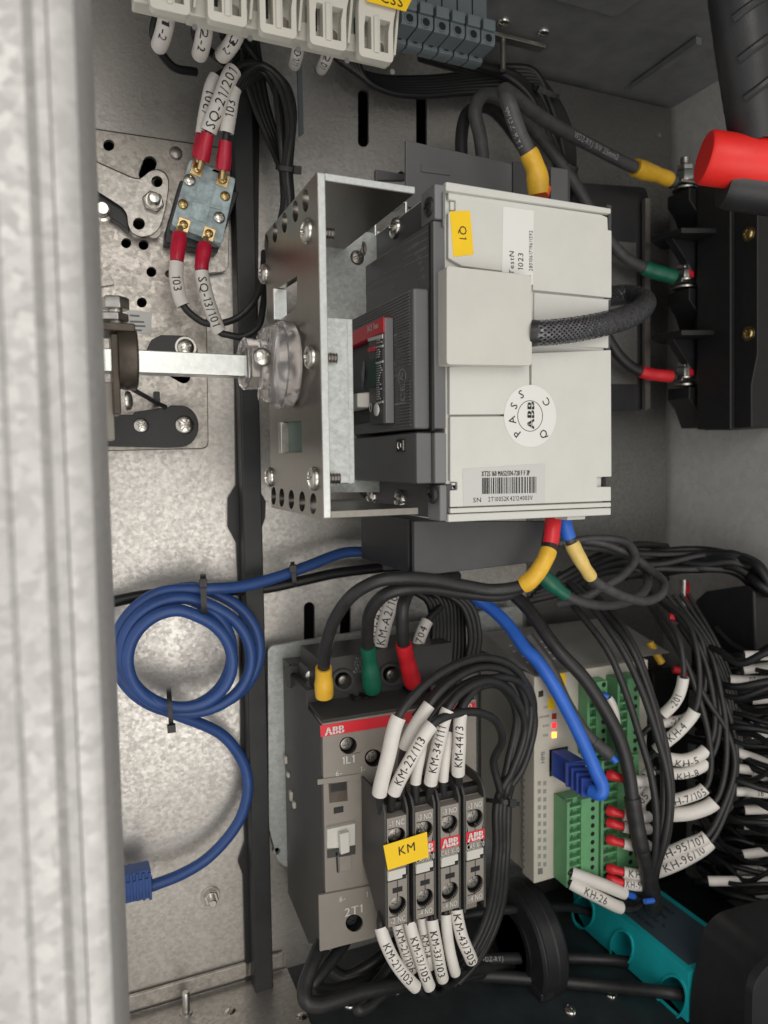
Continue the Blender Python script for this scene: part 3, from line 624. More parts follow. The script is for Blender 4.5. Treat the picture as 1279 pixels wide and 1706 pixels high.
# ================================================================ circuit breaker (its front faces left, its side faces the camera)
YN, YF = 260, 350
yn, yf = YN / 1000, YF / 1000
xW = P(743, 600, YN).x; xRt = P(1012, 600, YN).x; zT = P(741, 301, YN).z; zB = P(747, 869, YN).z
XA = P(723, 600, YN).x; XBz = P(689, 600, YN + 3).x; XT = XA + .011
z1 = P(720, 366, YN).z; z2 = P(748, 805, YN).z; zs = P(746, 717, YN).z
Q = thing('circuit_breaker', 'large moulded case circuit breaker with pale side and grey front behind the steel bracket', 'circuit breaker', Vector((xW + .03, .3, zB)))
part('housing', 'white_plastic', Q, MB().box((xW + .0006, yn + .0022, zB), (xRt, yf, zT)), .6)
# pale side panels, each its own piece with a joint around it
def panel(pts, mat='white_plastic', d=2.0, up=0.0, bev=.35, nm='side_panel'): return part(nm, mat, Q, MB().prism(PP(pts, YN - up), (0, (d + max(up, 0)) / 1000, 0)), bev)
panel([(747, 320), (1001, 357), (1012, 362), (1013, 383), (1019, 384), (1019, 496), (888, 483), (888, 447), (886, 458), (770, 443), (747, 430), (747, 354), (759, 352), (759, 334), (747, 332)])
panel([(743, 302), (1018, 347), (1018, 356), (743, 317)], up=1.6, nm='edge_rail', bev=.5)
panel([(747, 857), (1018, 846), (1018, 858), (747, 870)], up=1.6, nm='edge_rail', bev=.5)
panel([(750, 847), (1018, 837), (1018, 844.5), (750, 855.5)], up=.7, nm='edge_rail')
panel([(890, 487), (1019, 499), (1014, 500), (1014, 580), (890, 574)], d=1.2, up=-1.2, nm='cable_recess')
panel([(749, 611), (882, 608), (883, 690), (749, 691)], nm='side_panel')
panel([(750, 694), (885, 693), (886, 588), (1018, 583), (1019, 794), (995, 795), (995, 811), (1018, 811), (1018, 834.5), (750, 845), (750, 817), (762, 816), (762, 803), (750, 802)])
panel(rounded([(744, 443), (885, 459), (886, 609), (744, 607)], 6), 'beige_plastic', 2, 7.0, .8, 'cable_box')
panel([(750, 335), (757, 336), (757, 351), (750, 350)], d=1, up=-1, nm='latch'); panel([(752, 804), (759, 804), (759, 815), (752, 816)], d=1, up=-1, nm='latch')
panel([(770, 446), (790, 448), (762, 433), (750, 430)], 'dark_grey', .6, -1.4, 0, 'joint')
part('back_plate', 'dark_grey', Q, MB().box((xRt + .0002, yn + .0015, P(1012, 858, YN).z), (xRt + .0028, yf, P(1012, 338, YN).z)), .3)
part('slot', 'black', Q, MB().box((xRt - .0035, yn + .0008, P(1012, 384, YN).z), (xRt + .0004, yn + .004, P(1012, 344, YN).z)))
part('slot', 'black', Q, MB().box((xRt - .0012, yn + .0008, P(1012, 812, YN).z), (xRt + .0004, yn + .004, P(1012, 796, YN).z)))
# stickers
YS_ = YN - .15
s1 = part('marker_sticker', 'yellow_paper', Q, MB().prism(PP([(749, 352), (783, 351), (789, 424), (755, 428)], YS_), (0, .0001, 0)), label='yellow sticker reading Q1')
text(s1, 'Q1', P(771, 388, YS_), -EZ, EX, .0032)
s2 = part('test_sticker', 'paper_white', Q, MB().prism(PP([(838, 344), (889, 351), (888, 474), (884, 475), (884, 459), (836, 453)], YS_), (0, .0001, 0)), label='white test sticker with upright print')
text(s2, 'TestN', P(852, 438, YS_), EZ, -EX, .0023); text(s2, '1023', P(867, 436, YS_), EZ, -EX, .0025)
text(s2, '2801061719611592', P(884, 418, YS_), EZ, -EX, .0018, w=.0165)
s3 = part('approval_sticker', 'paper_white', Q, MB().prism(disc(883, 693, YS_ - .05, 43.5, 52, 48), (0, .0001, 0)), label='round white approval sticker')
ring = []
mb = MB(); A = disc(883, 693, YS_ - .1, 21.2, 26, 48); B_ = disc(883, 693, YS_ - .1, 20.2, 25, 48); mb.prism(A, (0, .00005, 0), [B_]); mb.build('printed_ring', 'ink', s3)
emblem(s3, P(884, 692, YS_ - .1), EZ, -EX, .0034, .0112, 'ink', 'paper_white')
cc = P(883, 693, YS_ - .1)
for ch, u, v in (('P', 861, 722), ('A', 853, 700), ('S', 856, 676), ('S', 868, 657)):
    q_ = P(u, v, YS_ - .1); out = (q_ - cc).normalized(); text(s3, ch, q_, Vector((out.z, 0, -out.x)), out, .0034)
for ch, u, v in (('Q', 905, 723), ('C', 910, 670)):
    q_ = P(u, v, YS_ - .1); out = (cc - q_).normalized(); text(s3, ch, q_, Vector((out.z, 0, -out.x)), out, .0034)
s4 = part('serial_sticker', 'paper_grey', Q, MB().prism(PP([(770, 781), (908, 772), (908, 838), (772, 843)], YS_), (0, .0001, 0)), label='pale serial number sticker with barcode')
def htext(p, s, u, v, u1, h, y, **k): a, b = P(u, v, y), P(u1, v - (u1 - u) * .012, y); text(p, s, (a + b) / 2, EX, EZ, h, w=(b - a).length, **k)
htext(s4, 'XT2S 160 MA52/314-728 F F 3P', 802, 789, 882, .0021, YS_, b=.03); htext(s4, 'SN', 788, 833, 801, .0019, YS_); htext(s4, '2T10052K42124003V', 813, 831, 887, .0019, YS_)
mb = MB(); u = 803.0
while u < 893:
    w = random.choice([.8, .8, 1.4, 1.4, 2.2]); mb.prism(PP([(u, 796 - (u - 803) * .02), (u + w, 796 - (u - 803) * .02), (u + w, 823 - (u - 803) * .02), (u, 823 - (u - 803) * .02)], YS_ - .1), (0, .00004, 0)); u += w + random.choice([.8, .8, 1.4, 2])
mb.build('barcode', 'ink', s4)
# grey front
part('front_cover', 'mid_grey', Q, MB().box((XA, yn, zs + .0006), (xW, yf, z1)), .8)
part('front_flange', 'mid_grey_light', Q, MB().box((XA + .0005, yn - .0006, z1 + .0004), (xW, yn + .012, P(725, 306, YN).z)), .8)
part('flange_rib', 'mid_grey_light', Q, MB().box((XA + .0035, yn - .0018, P(740, 380, YN).z), (xW - .001, yn - .0002, P(740, 322, YN).z)), .4)
part('raised_front', 'mid_grey', Q, MB().box((XBz, yn + .003, zs + .0006), (XA - .0002, yf - .004, P(689, 478, YN + 3).z)), 1.2)
part('side_groove', 'black', Q, MB().box((XA - .0009, yn + .0005, zs), (XA + .0004, yn + .0022, z1 - .001)))
part('lower_cover', 'mid_grey', Q, MB().box((XBz + .0004, yn + .002, z2), (XA - .0002, yf - .004, zs - .0008)), .8)
part('lower_cover_side', 'mid_grey_light', Q, MB().box((XA, yn - .0002, z2), (xW, yf, zs - .0008)), .8)
part('base_block', 'dark_grey', Q, MB().box((XT, yn + .001, zB + .0005), (xW + .0004, yf, z2 - .0004)), .5)
part('base_block', 'dark_grey', Q, MB().box((XT, yn + .0125, z1 + .0004), (xW + .0004, yf, zT - .0005)), .5)
part('lower_flange', 'mid_grey_light', Q, MB().box((XA + .002, yn - .0004, zB + .0003), (xW, yn + .011, z2 - .0006)), .8)
# textured grip of the raised front: fine raised pips in rows
mb = MB(); zz = P(689, 484, YN + 3).z; k = 0
def pip(y, z): mb.box((XBz - .00035, y, z), (XBz + .0002, y + .0009, z + .0006))
for i in range(10):
    for j in range(48): pip(yn + .006 + j * .0016 + (i % 2) * .0008, zz - i * .00125)
for i in range(14):
    for j in range(10): pip(yn + .006 + j * .0013 + (i % 2) * .0006, zz - .0125 - i * .00125)
zb2 = zs + .0022
for i in range(15):
    for j in range(10): pip(yn + .006 + j * .0013 + (i % 2) * .0006, zb2 + i * .00125)
mb.build('grip_pips', 'mid_grey', Q, kind='stuff')
def ftext(s, u, v, h, X=XBz, mat='print_dim', w=None, up=True, p=None): text(p or Q, s, PX(u, v, X - .0001), EZ if up else Vector((0, -1, 0)), Vector((0, 1, 0)) if up else EZ, h, mat, w)
# side texts reading along the depth (rows) on the raised front
def rtext(s, u, v, h, X=XBz, mat='print_dim', p=None, w=None, b=0): text(p or Q, s, PX(u, v, X - .0001), Vector((0, -1, 0)), EZ, h, mat, w, b=b)
rtext('XT2S 160', 665, 561, .0026); rtext('Ue(V)', 666, 583, .0016); rtext('Icu(kA)', 667, 591, .0016); rtext('IEC 947-2', 666, 603, .0018)
rtext('Ics 50/60', 665, 613, .0016); rtext('Uimp 8kV', 663, 624, .0014)
for v in (553, 570, 607, 671): part('print_line', 'print_dim', Q, MB().box(PX(657, v + (674 - 657) * .25, XBz - .0001) , PX(675, v - 1.5, XBz - .0002)))
text(Q, 'CE', PX(671, 655, XBz - .0001), EZ, Vector((0, 1, 0)), .0042, 'print_white'); mb = MB()
c = PX(669.5, 629, XBz - .0002); mb.prism([c + Vector((0, math.cos(a) * .0036, math.sin(a) * .0036)) for a in [R(15 * i) for i in range(24)]], (.00005, 0, 0), [[c + Vector((0, math.cos(a) * .0032, math.sin(a) * .0032)) for a in [R(15 * i) for i in range(24)]]]); mb.build('printed_ring', 'print_dim', Q)
text(Q, 'A', c, EZ, Vector((0, 1, 0)), .0034, 'print_dim')
for u, v, s, h in ((690, 410, 'Ui 1000V', .0017), (700, 418, '690 50-60', .0015), (698, 428, '500', .0014), (700, 438, '440', .0014), (703, 448, '250', .0014), (640, 456, 'Uimp', .0015), (650, 480, '~ 50-60Hz', .0014), (702, 462, '- / Ie', .0019)):
    rtext(s, u, v, h, XA)
for (u0, v0, u1, v1) in ((600, 482, 668, 442), (600, 492, 668, 455), (672, 408, 716, 382), (672, 420, 716, 395), (672, 432, 716, 409), (672, 444, 716, 424)):
    a, b = PX(u0, v0, XA - .0001), PX(u1, v1, XA - .0001); part('print_line', 'print_dim', Q, MB().hexa([a, b, b + EZ * .00018, a + EZ * .00018, a - EX * .00005, b - EX * .00005, b + EZ * .00018 - EX * .00005, a + EZ * .00018 - EX * .00005]))
# toggle unit
XP = XBz - .0045; yp0 = yn + .014; yp1 = yf - .018
def pz(u, v): return PX(u, v, XP).z
tz1, tz0 = PX(638, 529, XP).z, PX(648, 704, XP).z
ypn = PX(640, 600, XP).y; 
part('toggle_surround', 'mid_grey_light', Q, MB().box((XP + .0003, ypn - .0002, tz0), (XBz - .0002, ypn + .003, tz1)), .5)
yi = PX(613, 620, XP).y; yfar = yf - .012
part('toggle_surround', 'dark_grey', Q, MB().box((XP + .0003, ypn + .0032, tz0), (XBz - .0002, yi - .0002, tz1 - .0002)), .3)
zr = PX(638, 554, XP).z
rs = part('red_strip', 'red_print', Q, MB().box((XP - .0002, ypn + .0002, zr), (XBz - .0004, yfar, tz1 + .0002)), .3)
a_ = PX(622, 545, XP); text(rs, 'SACE Tmax', a_ + EX * -.0003, Vector((0, -1, 0)), EZ, .0026, 'print_white', w=.0125, b=.03)
part('print_bar', 'print_white', rs, MB().box((XP - .0004, yfar - .006, zr + .0008), (XP - .0002, yfar - .0048, tz1 - .001)))
part('toggle_pit', 'black', Q, MB().box((XBz - .0012, yi, tz0 + .002), (XBz - .0003, yfar, zr - .0003)))
part('toggle_pit_wall', 'dark_grey', Q, MB().box((XP + .0005, yfar - .003, tz0), (XBz - .0002, yfar, zr - .0003)), .2)
def fl_(u, v, u1, v1, mat, nm, d=.0001): part(nm, mat, Q, MB().hexa([PX(u, v, XP + .0001), PX(u1, v - (u1 - u) * .3, XP + .0001), PX(u1, v1 - (u1 - u) * .22, XP + .0001), PX(u, v1, XP + .0001)] + [p_ - EX * .0004 for p_ in (PX(u, v, XP + .0001), PX(u1, v - (u1 - u) * .3, XP + .0001), PX(u1, v1 - (u1 - u) * .22, XP + .0001), PX(u, v1, XP + .0001))]))
fl_(614, 564, 638, 569, 'print_white', 'print_line'); fl_(614, 580, 625, 587, 'red_print', 'on_band'); fl_(615, 601, 627, 646, 'green_print', 'off_band')
for v in (574, 600, 667): fl_(627, v + 4, 638.5, v + 6.5, 'print_white', 'print_line')
for k in range(26):
    v = 567 + k * 3.9
    if abs(v - 575) < 3 or abs(v - 601) < 3: continue
    w = random.random() * 6; fl_(628, v, 631 + w, v + 1.6, 'print_dim', 'print_line')
part('indicator_button', 'paper_white', Q, MB().lathe(PX(628, 683, XP) , -EX, [(0, .0026), (.0006, .0026), (.0009, .002)], 20))
c = PX(617.5, 679, XP); mb = MB(); mb.prism([c - EX * .0002 + Vector((0, math.cos(R(15 * i)) * .0014, math.sin(R(15 * i)) * .002)) for i in range(24)], (.0001, 0, 0), [[c - EX * .0002 + Vector((0, math.cos(R(15 * i)) * .0009, math.sin(R(15 * i)) * .0015)) for i in range(24)]]); mb.build('off_mark', 'print_white', Q)
part('toggle_handle', 'beige_plastic', Q, MB().hexa([Vector((XBz - .001, yi + .0003, PX(613, 681, XP).z + .0005)), Vector((XBz - .001, yfar - .004, PX(613, 681, XP).z + .0005)), Vector((XBz - .001, yfar - .004, PX(613, 652, XP).z)), Vector((XBz - .001, yi + .0003, PX(613, 652, XP).z)),
     Vector((XP - .005, yi + .001, PX(613, 679, XP).z)), Vector((XP - .005, yfar - .005, PX(613, 679, XP).z)), Vector((XP - .005, yfar - .005, PX(613, 655, XP).z)), Vector((XP - .005, yi + .001, PX(613, 655, XP).z))]), .8)
part('toggle_shield', 'block_grey', Q, MB().tube([PX(608, 602, XP + .004), PX(605, 622, XP + .003), PX(606, 648, XP + .004)], .0012, 8))
# lock on the lower cover
c = PX(668, 742, XBz + .0003); part('lock_frame', 'black', Q, MB().box(c + Vector((-.0003, -.004, -.0026)), c + Vector((.0006, .004, .0026)), ))
screw(Q, c + Vector((-.0002, .0012, 0)), NX, .0018, 'slot', 'screw_steel'); part('lock_tab', 'steel', Q, MB().box(c + Vector((-.0008, -.0036, -.0022)), c + Vector((-.0001, -.0022, .0022))), .2)
# terminals: washers, screws and lugs on three poles, above and below
def lug(u, v, top):
    c = PX(u, v, XT - .004); g = 1 if top else -1
    part('terminal_plate', 'steel', Q, MB().box(c + Vector((.0022, -.006, -.004)), c + Vector((.0042, .006, .006 * g + .001))), .3)
    mb = MB(); mb.box(c + Vector((.0008, -.0062, -.002)), c + Vector((.002, .0062, .0105)))
    mb.box(c + Vector((-.0055, -.0062, .0093)), c + Vector((.0008, .0062, .0105))) if top else None
    part('lug', 'zinc_bright', Q, mb, .4)
    part('washer', 'screw_steel', Q, MB().lathe(c + EX * .0008, NX, [(0, .0056), (.001, .0056), (.0011, .0046), (.0022, .0046)], 24), .1)
    screw(Q, c - EX * .0014, NX, .0048, 'slot', 'screw_steel', flat=1.2)
for u, v in ((614, 413), (663, 381)): lug(u, v, True)
for u, v in ((624, 827), (671, 832)): lug(u, v, False)
for u, v, k in ((716, 345, 1), (606, 818, 0), (721, 824, 1)): screw(Q, PX(u, v, XT if u < 650 else XA + .0008) - EX * .0004, NX, .0038, 'cross', 'black_plastic')
part('pole_hole', 'pcb_green', Q, MB().lathe(PX(700, 353, XT) - EX * .0001, NX, [(0, .004), (.0004, .004)], 20)); part('pole_hole', 'black', Q, MB().lathe(PX(702, 832, XT) - EX * .0001, NX, [(0, .0036), (.0004, .0036)], 20))
# phase barriers
part('phase_barrier', 'mid_grey', Q, MB().prism(PP([(676, 233), (853, 272), (853, 360), (676, 345)], 322), (0, .002, 0)), .5)
part('barrier_rib', 'mid_grey', Q, MB().prism(PP([(702, 273), (750, 281), (750, 292), (702, 286)], 321.4), (0, .0006, 0)), .1)
part('phase_barrier', 'dark_grey', Q, MB().prism(PP([(855, 268), (950, 282), (950, 350), (855, 350)], 326), (0, .002, 0)), .5)
part('phase_barrier', 'mid_grey', Q, MB().prism(PP([(918, 278), (946, 282), (946, 350), (918, 350)], 322), (0, .0016, 0)), .3)
part('barrier_edge', 'mid_grey', Q, MB().prism(PP([(626, 282), (676, 290), (676, 300), (626, 300)], 345), (0, .003, 0)), .4)
zbb = P(690, 961, 284).z
part('lower_barrier', 'dark_grey', Q, MB().hexa([P(690, 868, 284), P(908, 868, 284), P(898, 936, 284), P(690, 961, 284)] + [p_ + Vector((0, .003, 0)) for p_ in PP([(690, 868), (908, 868), (898, 936), (690, 961)], 284)]), .5)
xl = P(690, 900, 284).x; part('lower_barrier_side', 'black', Q, MB().box((xl - .001, .2885, zbb + .001), (xl + .001, .345, zB - .0005)), .3)
part('lower_barrier_back', 'dark_grey', Q, MB().box((P(640, 900, 345).x, .345, P(640, 950, 345).z), (xl + .06, .348, zB - .0005)), .3)
part('foot_tab', 'beige_plastic', Q, MB().box((P(945, 868, 262).x, .262, zB - .0022), (P(975, 868, 262).x, .275, zB - .0002)), .3)

# ---- braided cable
pts = spline(fillY([(884, 555, 256), (900, 555, 254), (950, 550, 253), (1000, 541, 257), (1040, 530, 264), (1068, 515, 276), (1072, 500, 292), (1050, 492, 304), (1020, 493, 312), (990, 500, 320)]), 14)
rb = 24 * px(256)
bt = MB().tube(pts, rb * .88, 16).build('braided_cable', 'braid_core', label='thick cable in black braided sleeving looping out of the pale box on the breaker', cat='cable')
mb = MB(); NH = 17
T0 = (pts[1] - pts[0]).normalized(); N = T0.orthogonal().normalized(); fr = []; L = 0
for i in range(len(pts)):
    T = (pts[min(i + 1, len(pts) - 1)] - pts[max(i - 1, 0)]).normalized(); N = (N - T * N.dot(T)).normalized(); fr.append((pts[i], N.copy(), T.cross(N), L))
    if i + 1 < len(pts): L += (pts[i + 1] - pts[i]).length
def frame_at(s):
    for a, b in zip(fr, fr[1:]):
        if b[3] >= s: t_ = (s - a[3]) / max(1e-9, b[3] - a[3]); return a[0].lerp(b[0], t_), a[1].lerp(b[1], t_).normalized(), a[2].lerp(b[2], t_).normalized()
    return fr[-1][:3]
ST = int(L / .0007); F_ = [frame_at(L * i / ST) for i in range(ST + 1)]
pit = .036
for sg in (1, -1):
    for h in range(NH):
        vs = []; fs = []
        for i in range(ST + 1):
            s_ = L * i / ST; a = sg * 2 * math.pi * s_ / pit + 2 * math.pi * h / NH; p_, n_, b_ = F_[i]
            ph = math.sin(NH * 2 * math.pi * s_ / pit + (0 if sg > 0 else math.pi) + h * math.pi); rr = rb * (.975 + .03 * ph)
            for da in (-.075, .075): vs.append(p_ + (n_ * math.cos(a + da) + b_ * math.sin(a + da)) * rr)
        for i in range(ST): fs.append((2 * i, 2 * i + 1, 2 * i + 3, 2 * i + 2))
        mb.add(vs, fs)
mb.build('braid', 'braid', bt, kind='stuff', angle=60)
mb = MB(); 
part('collar', 'black_plastic', bt, MB().tube([pts[0], pts[5], pts[9], pts[12]], [rb * 1.02, rb * 1.02, rb * 1.0, rb * .98], 20))
# ================================================================ contactor on its galvanised bracket
t = thing('contactor_bracket', 'pale galvanised sheet bracket the contactor is mounted on', 'bracket', P(460, 1432, 381))
ol = rounded([(446, 1078), (870, 1008), (880, 1440), (478, 1446), (462, 1434), (448, 1380)], 9, 3)
part('sheet', 'galv_light', t, MB().prism(PP(ol, 379), (0, .003, 0), [disc(461, 1418, 379, 6, n=14)]), .3)
mb = MB(); mb.box(P(455, 1668, 384), P(520, 1625, 384) + Vector((0, .002, 0))); mb.build('base_flange', 'galv_plate', label='low galvanised flange on the floor right of the black bar foot', cat='steel flange', bevel=.4)
Y1, Y2 = 336, 313
K = thing('contactor', 'large grey three pole contactor with yellow, green and red cables on its top', 'contactor', P(640, 1588, 330))
a0 = P(467, 1106, Y1); xl1 = a0.x; zt1 = a0.z; xr2 = P(793, 1176, Y2).x; xl2 = P(537, 1206, Y2).x; zt2 = P(537, 1206, Y2).z; zb2_ = P(528, 1588, Y2).z
xl1 = P(474, 1150, Y1 + 8).x
zb1 = P(470, 1470, Y1 + 8).z
xr1 = xr2 - .001
# base slice with terminal holes
th = [(572, 1134, 14), (652, 1124, 14)]
ys1 = Y1 / 1000; zn = P(508, 1150, Y1).z; xn = P(530, 1130, Y1).x; ztr = P(530, 1098, Y1).z; zbf = PX(470, 1465, xl2).z; zbs = P(468, 1106, 368).z
part('base', 'warm_dark', K, MB().box((xl2 + .0004, .3662, zbf), (xr1, .3785, zbs)), .8)
part('rear_housing', 'warm_dark', K, MB().prism([Vector((xl2 + .0003, ys1, zbf - .004)), Vector((xr1, ys1, zbf - .004)), Vector((xr1, ys1, ztr)), Vector((xn, ys1, ztr)), Vector((xn, ys1, zn)), Vector((xl2 + .0003, ys1, zn))], (0, .03, 0), [disc(u, v, Y1, r, n=20) for u, v, r in th]), .6)
for u, v, r in th:
    part('terminal_ring', 'warm_dark', K, MB().prism(disc(u, v, Y1 - 1.5, r + 5, n=28), (0, .0014, 0), [disc(u, v, Y1 - 1.5, r, n=28)]), .3)
    screw(K, P(u, v, Y1 + 7), NY, .0034, 'cross', 'steel_dull')
part('ear', 'warm_dark', K, MB().prism(PP(rounded([(474, 1111), (505, 1108), (507, 1143), (476, 1147)], 8), 364), (0, .002, 0), [disc(490, 1127, 364, 6.5, n=16)]), .3)
part('ear_hole', 'black', K, MB().prism(disc(490, 1127, 365.6, 6, n=16), (0, .0003, 0)))
screw(K, P(519, 1125, 352), NY, .0035, 'cross', 'zinc_bright'); part('screw_post', 'warm_dark', K, MB().cyl(P(519, 1125, 352.3), P(519, 1125, 352.3) - NY * .0135, .0042))
xc = xl2 - .0006
ck = [Vector((xc, Y2 / 1000 + .0012, zb2_ + .002)), Vector((xc, ys1 + .004, PX(503, 1545, xl2).z)), Vector((xc, .3785, zbf)), Vector((xc, .3785, zbs)), Vector((xc, .3665, zbs)), Vector((xc, .3655, zn)), Vector((xc, ys1, zn)), Vector((xc, ys1 - .001, zt2 + .001)), Vector((xc, Y2 / 1000 + .0012, zt2 - .0008))]
part('left_cheek', 'warm_dark', K, MB().prism(ck, (.0008, 0, 0)), .2)
wells_k = [(580, 1242, 14.5), (622, 1263, 14.5)]
fo = [Vector((xl2, Y2 / 1000, zb2_)), Vector((xr2, Y2 / 1000, zb2_)), Vector((xr2, Y2 / 1000, zt2)), Vector((xl2, Y2 / 1000, zt2))]
part('front_plate', 'warm_grey', K, MB().prism(fo, (0, .0045, 0), [disc(u, v, Y2, r, n=24) for u, v, r in wells_k] + [disc(590, 1538, Y2, 15.5, n=24)]), .8)
part('front_housing', 'warm_grey', K, MB().box((xl2, Y2 / 1000 + .0046, zb2_), (xr2, ys1 - .0003, zt2)), .6)
part('top_slope', 'warm_dark', K, MB().hexa([Vector((xl2 + .0006, Y2 / 1000 + .001, zt2 + .0002)), Vector((xr2 - .0006, Y2 / 1000 + .001, zt2 + .0002)), Vector((xr2 - .0006, ys1 - .0004, zt2 + .0002)), Vector((xl2 + .0006, ys1 - .0004, zt2 + .0002)),
      Vector((xl2 + .0006, Y2 / 1000 + .0018, zt2 + .0012)), Vector((xr2 - .0006, Y2 / 1000 + .0018, zt2 + .0012)), Vector((xr2 - .0006, ys1 - .0004, zt2 + .003)), Vector((xl2 + .0006, ys1 - .0004, zt2 + .003))]), .3)
for u, v in ((588, 1162), (604, 1160), (676, 1149), (690, 1147)):
    p = P(u, v, Y1 - 4); part('vent_slit', 'black', K, MB().box(p + Vector((-.0008, -.004, .0)), p + Vector((.0012, .003, .0008)) ))
part('rear_block', 'warm_dark', K, MB().box((P(700, 1110, Y1).x, ys1 - .012, zt2 + .0032), (xr1 - .001, ys1 - .0004, P(720, 1128, Y1).z)), 1)
for u, v, w in ((477, 1265, 10), (481, 1290, 6), (486, 1325, 12), (491, 1340, 8)):
    p = PX(u, v, xc); part('side_clip', 'plc_beige', K, MB().box((xc - .0012, p.y - .0015, p.z - .0016 * w / 8), (xc + .0002, p.y + .0015, p.z + .0016 * w / 8)), .2)
# rear QR-free print on the top
for k in range(5): htext(K, '1L1 3L2 5L3 690V'[k:k + 11], 592 - k, 1096 + k * 5.5, 616, .0011, Y1 - .3, mat='print_dim')
# front details
yk = Y2 - .25
def fq(pts, mat, nm, d=.0002, y=yk, p=K, bev=0): return part(nm, mat, p, MB().prism(PP(pts, y), (0, d, 0)), bev)
rs = fq([(533, 1209), (792, 1170), (792, 1187), (534, 1228)], 'red_print', 'red_strip')
def ktext(p, s, u, v, h, mat, y, w=None, b=0): text(p, s, P(u, v, y), EX, EZ, h, mat, w, b)
emblem(rs, P(557, 1216.5, yk - .05), EX, EZ, .0036, .0092, 'print_white', 'red_print'); ktext(rs, '30', 779, 1178, .0034, 'print_white', yk - .05)
def sink(p, c, r, depth=.0042, mat='steel_dull'):
    """sunk round well: black wall and floor, a screw at the bottom"""
    k = 28; mb = MB(); vs = []
    for y, q in ((-.00005, r * .985), (depth, r * .96), (depth, 1e-6)):
        for i in range(k): vs.append(c + Vector((q * math.cos(2 * math.pi * i / k), y, q * math.sin(2 * math.pi * i / k))))
    fs = [(j * k + i, j * k + (i + 1) % k, (j + 1) * k + (i + 1) % k, (j + 1) * k + i) for j in range(2) for i in range(k)]
    o = mb.add(vs, fs).build('screw_well', 'black', p); screw(p, c + Vector((0, depth * .72, 0)), NY, r * .80, 'cross', mat, flat=.5); return o
for u, v, r in wells_k: sink(K, P(u, v, Y2), r * px(Y2) * 1.03)
sink(K, P(590, 1538, Y2 - 1.2), 14.5 * px(Y2) * 1.03, .0055, 'black_plastic')
ktext(K, '1L1', 580, 1265.5, .0036, 'print_white', yk, b=.03); ktext(K, '6-', 564, 1288, .0026, 'print_white', yk); ktext(K, '1-', 604, 1281, .0026, 'print_white', yk)
yl = Y2 - 1.4
ktext(K, '6-', 570, 1497, .0026, 'print_white', yl); ktext(K, '2T1', 589, 1516.5, .0040, 'print_white', yl, b=.03); ktext(K, '1', 611, 1490, .0026, 'print_white', yl)
fq([(529, 1299), (600, 1289), (602, 1299), (529, 1308)], 'warm_grey', 'ledge', .0006, Y2 - .6, bev=.2)
part('lower_front', 'warm_grey', K, MB().prism(PP([(531, 1492), (622, 1475), (624, 1562), (533, 1585)], Y2 - 1.2), (0, .0012, 0), [disc(590, 1538, Y2 - 1.2, 14.5, n=28)]), 0)
0 and fq([(531, 1492), (622, 1475), (624, 1562), (533, 1585)], 'warm_grey', 'lower_front', .0012, Y2 - 1.2, bev=.0)
yk2 = Y2 - 1.4
fq([(547, 1304), (578, 1299), (579, 1334), (549, 1338)], 'bronze', 'window'); fq([(550, 1307), (576, 1303), (577, 1316), (551, 1320)], 'black', 'window_slot', .0001, yk - .1)
fq([(556, 1346), (572, 1343), (572, 1353), (556, 1356)], 'black', 'slot')
sl = fq([(545, 1382), (592, 1372), (592, 1408), (565, 1413), (545, 1414)], 'beige_plastic', 'slider', .003, Y2 - 2.5, bev=.4)
fq([(566, 1390), (582, 1386), (583, 1420), (568, 1425)], 'beige_plastic', 'slider_nub', .003, Y2 - 5.5, p=sl, bev=.5)
fq([(545, 1416), (592, 1409), (592, 1423), (545, 1430)], 'warm_dark', 'slider_slot')
fq([(559, 1420), (562, 1420), (564, 1455), (561, 1453)], 'black', 'groove'); fq([(565, 1428), (585, 1425), (586, 1450), (566, 1453)], 'warm_grey', 'rib', .001, Y2 - 1, bev=.3)

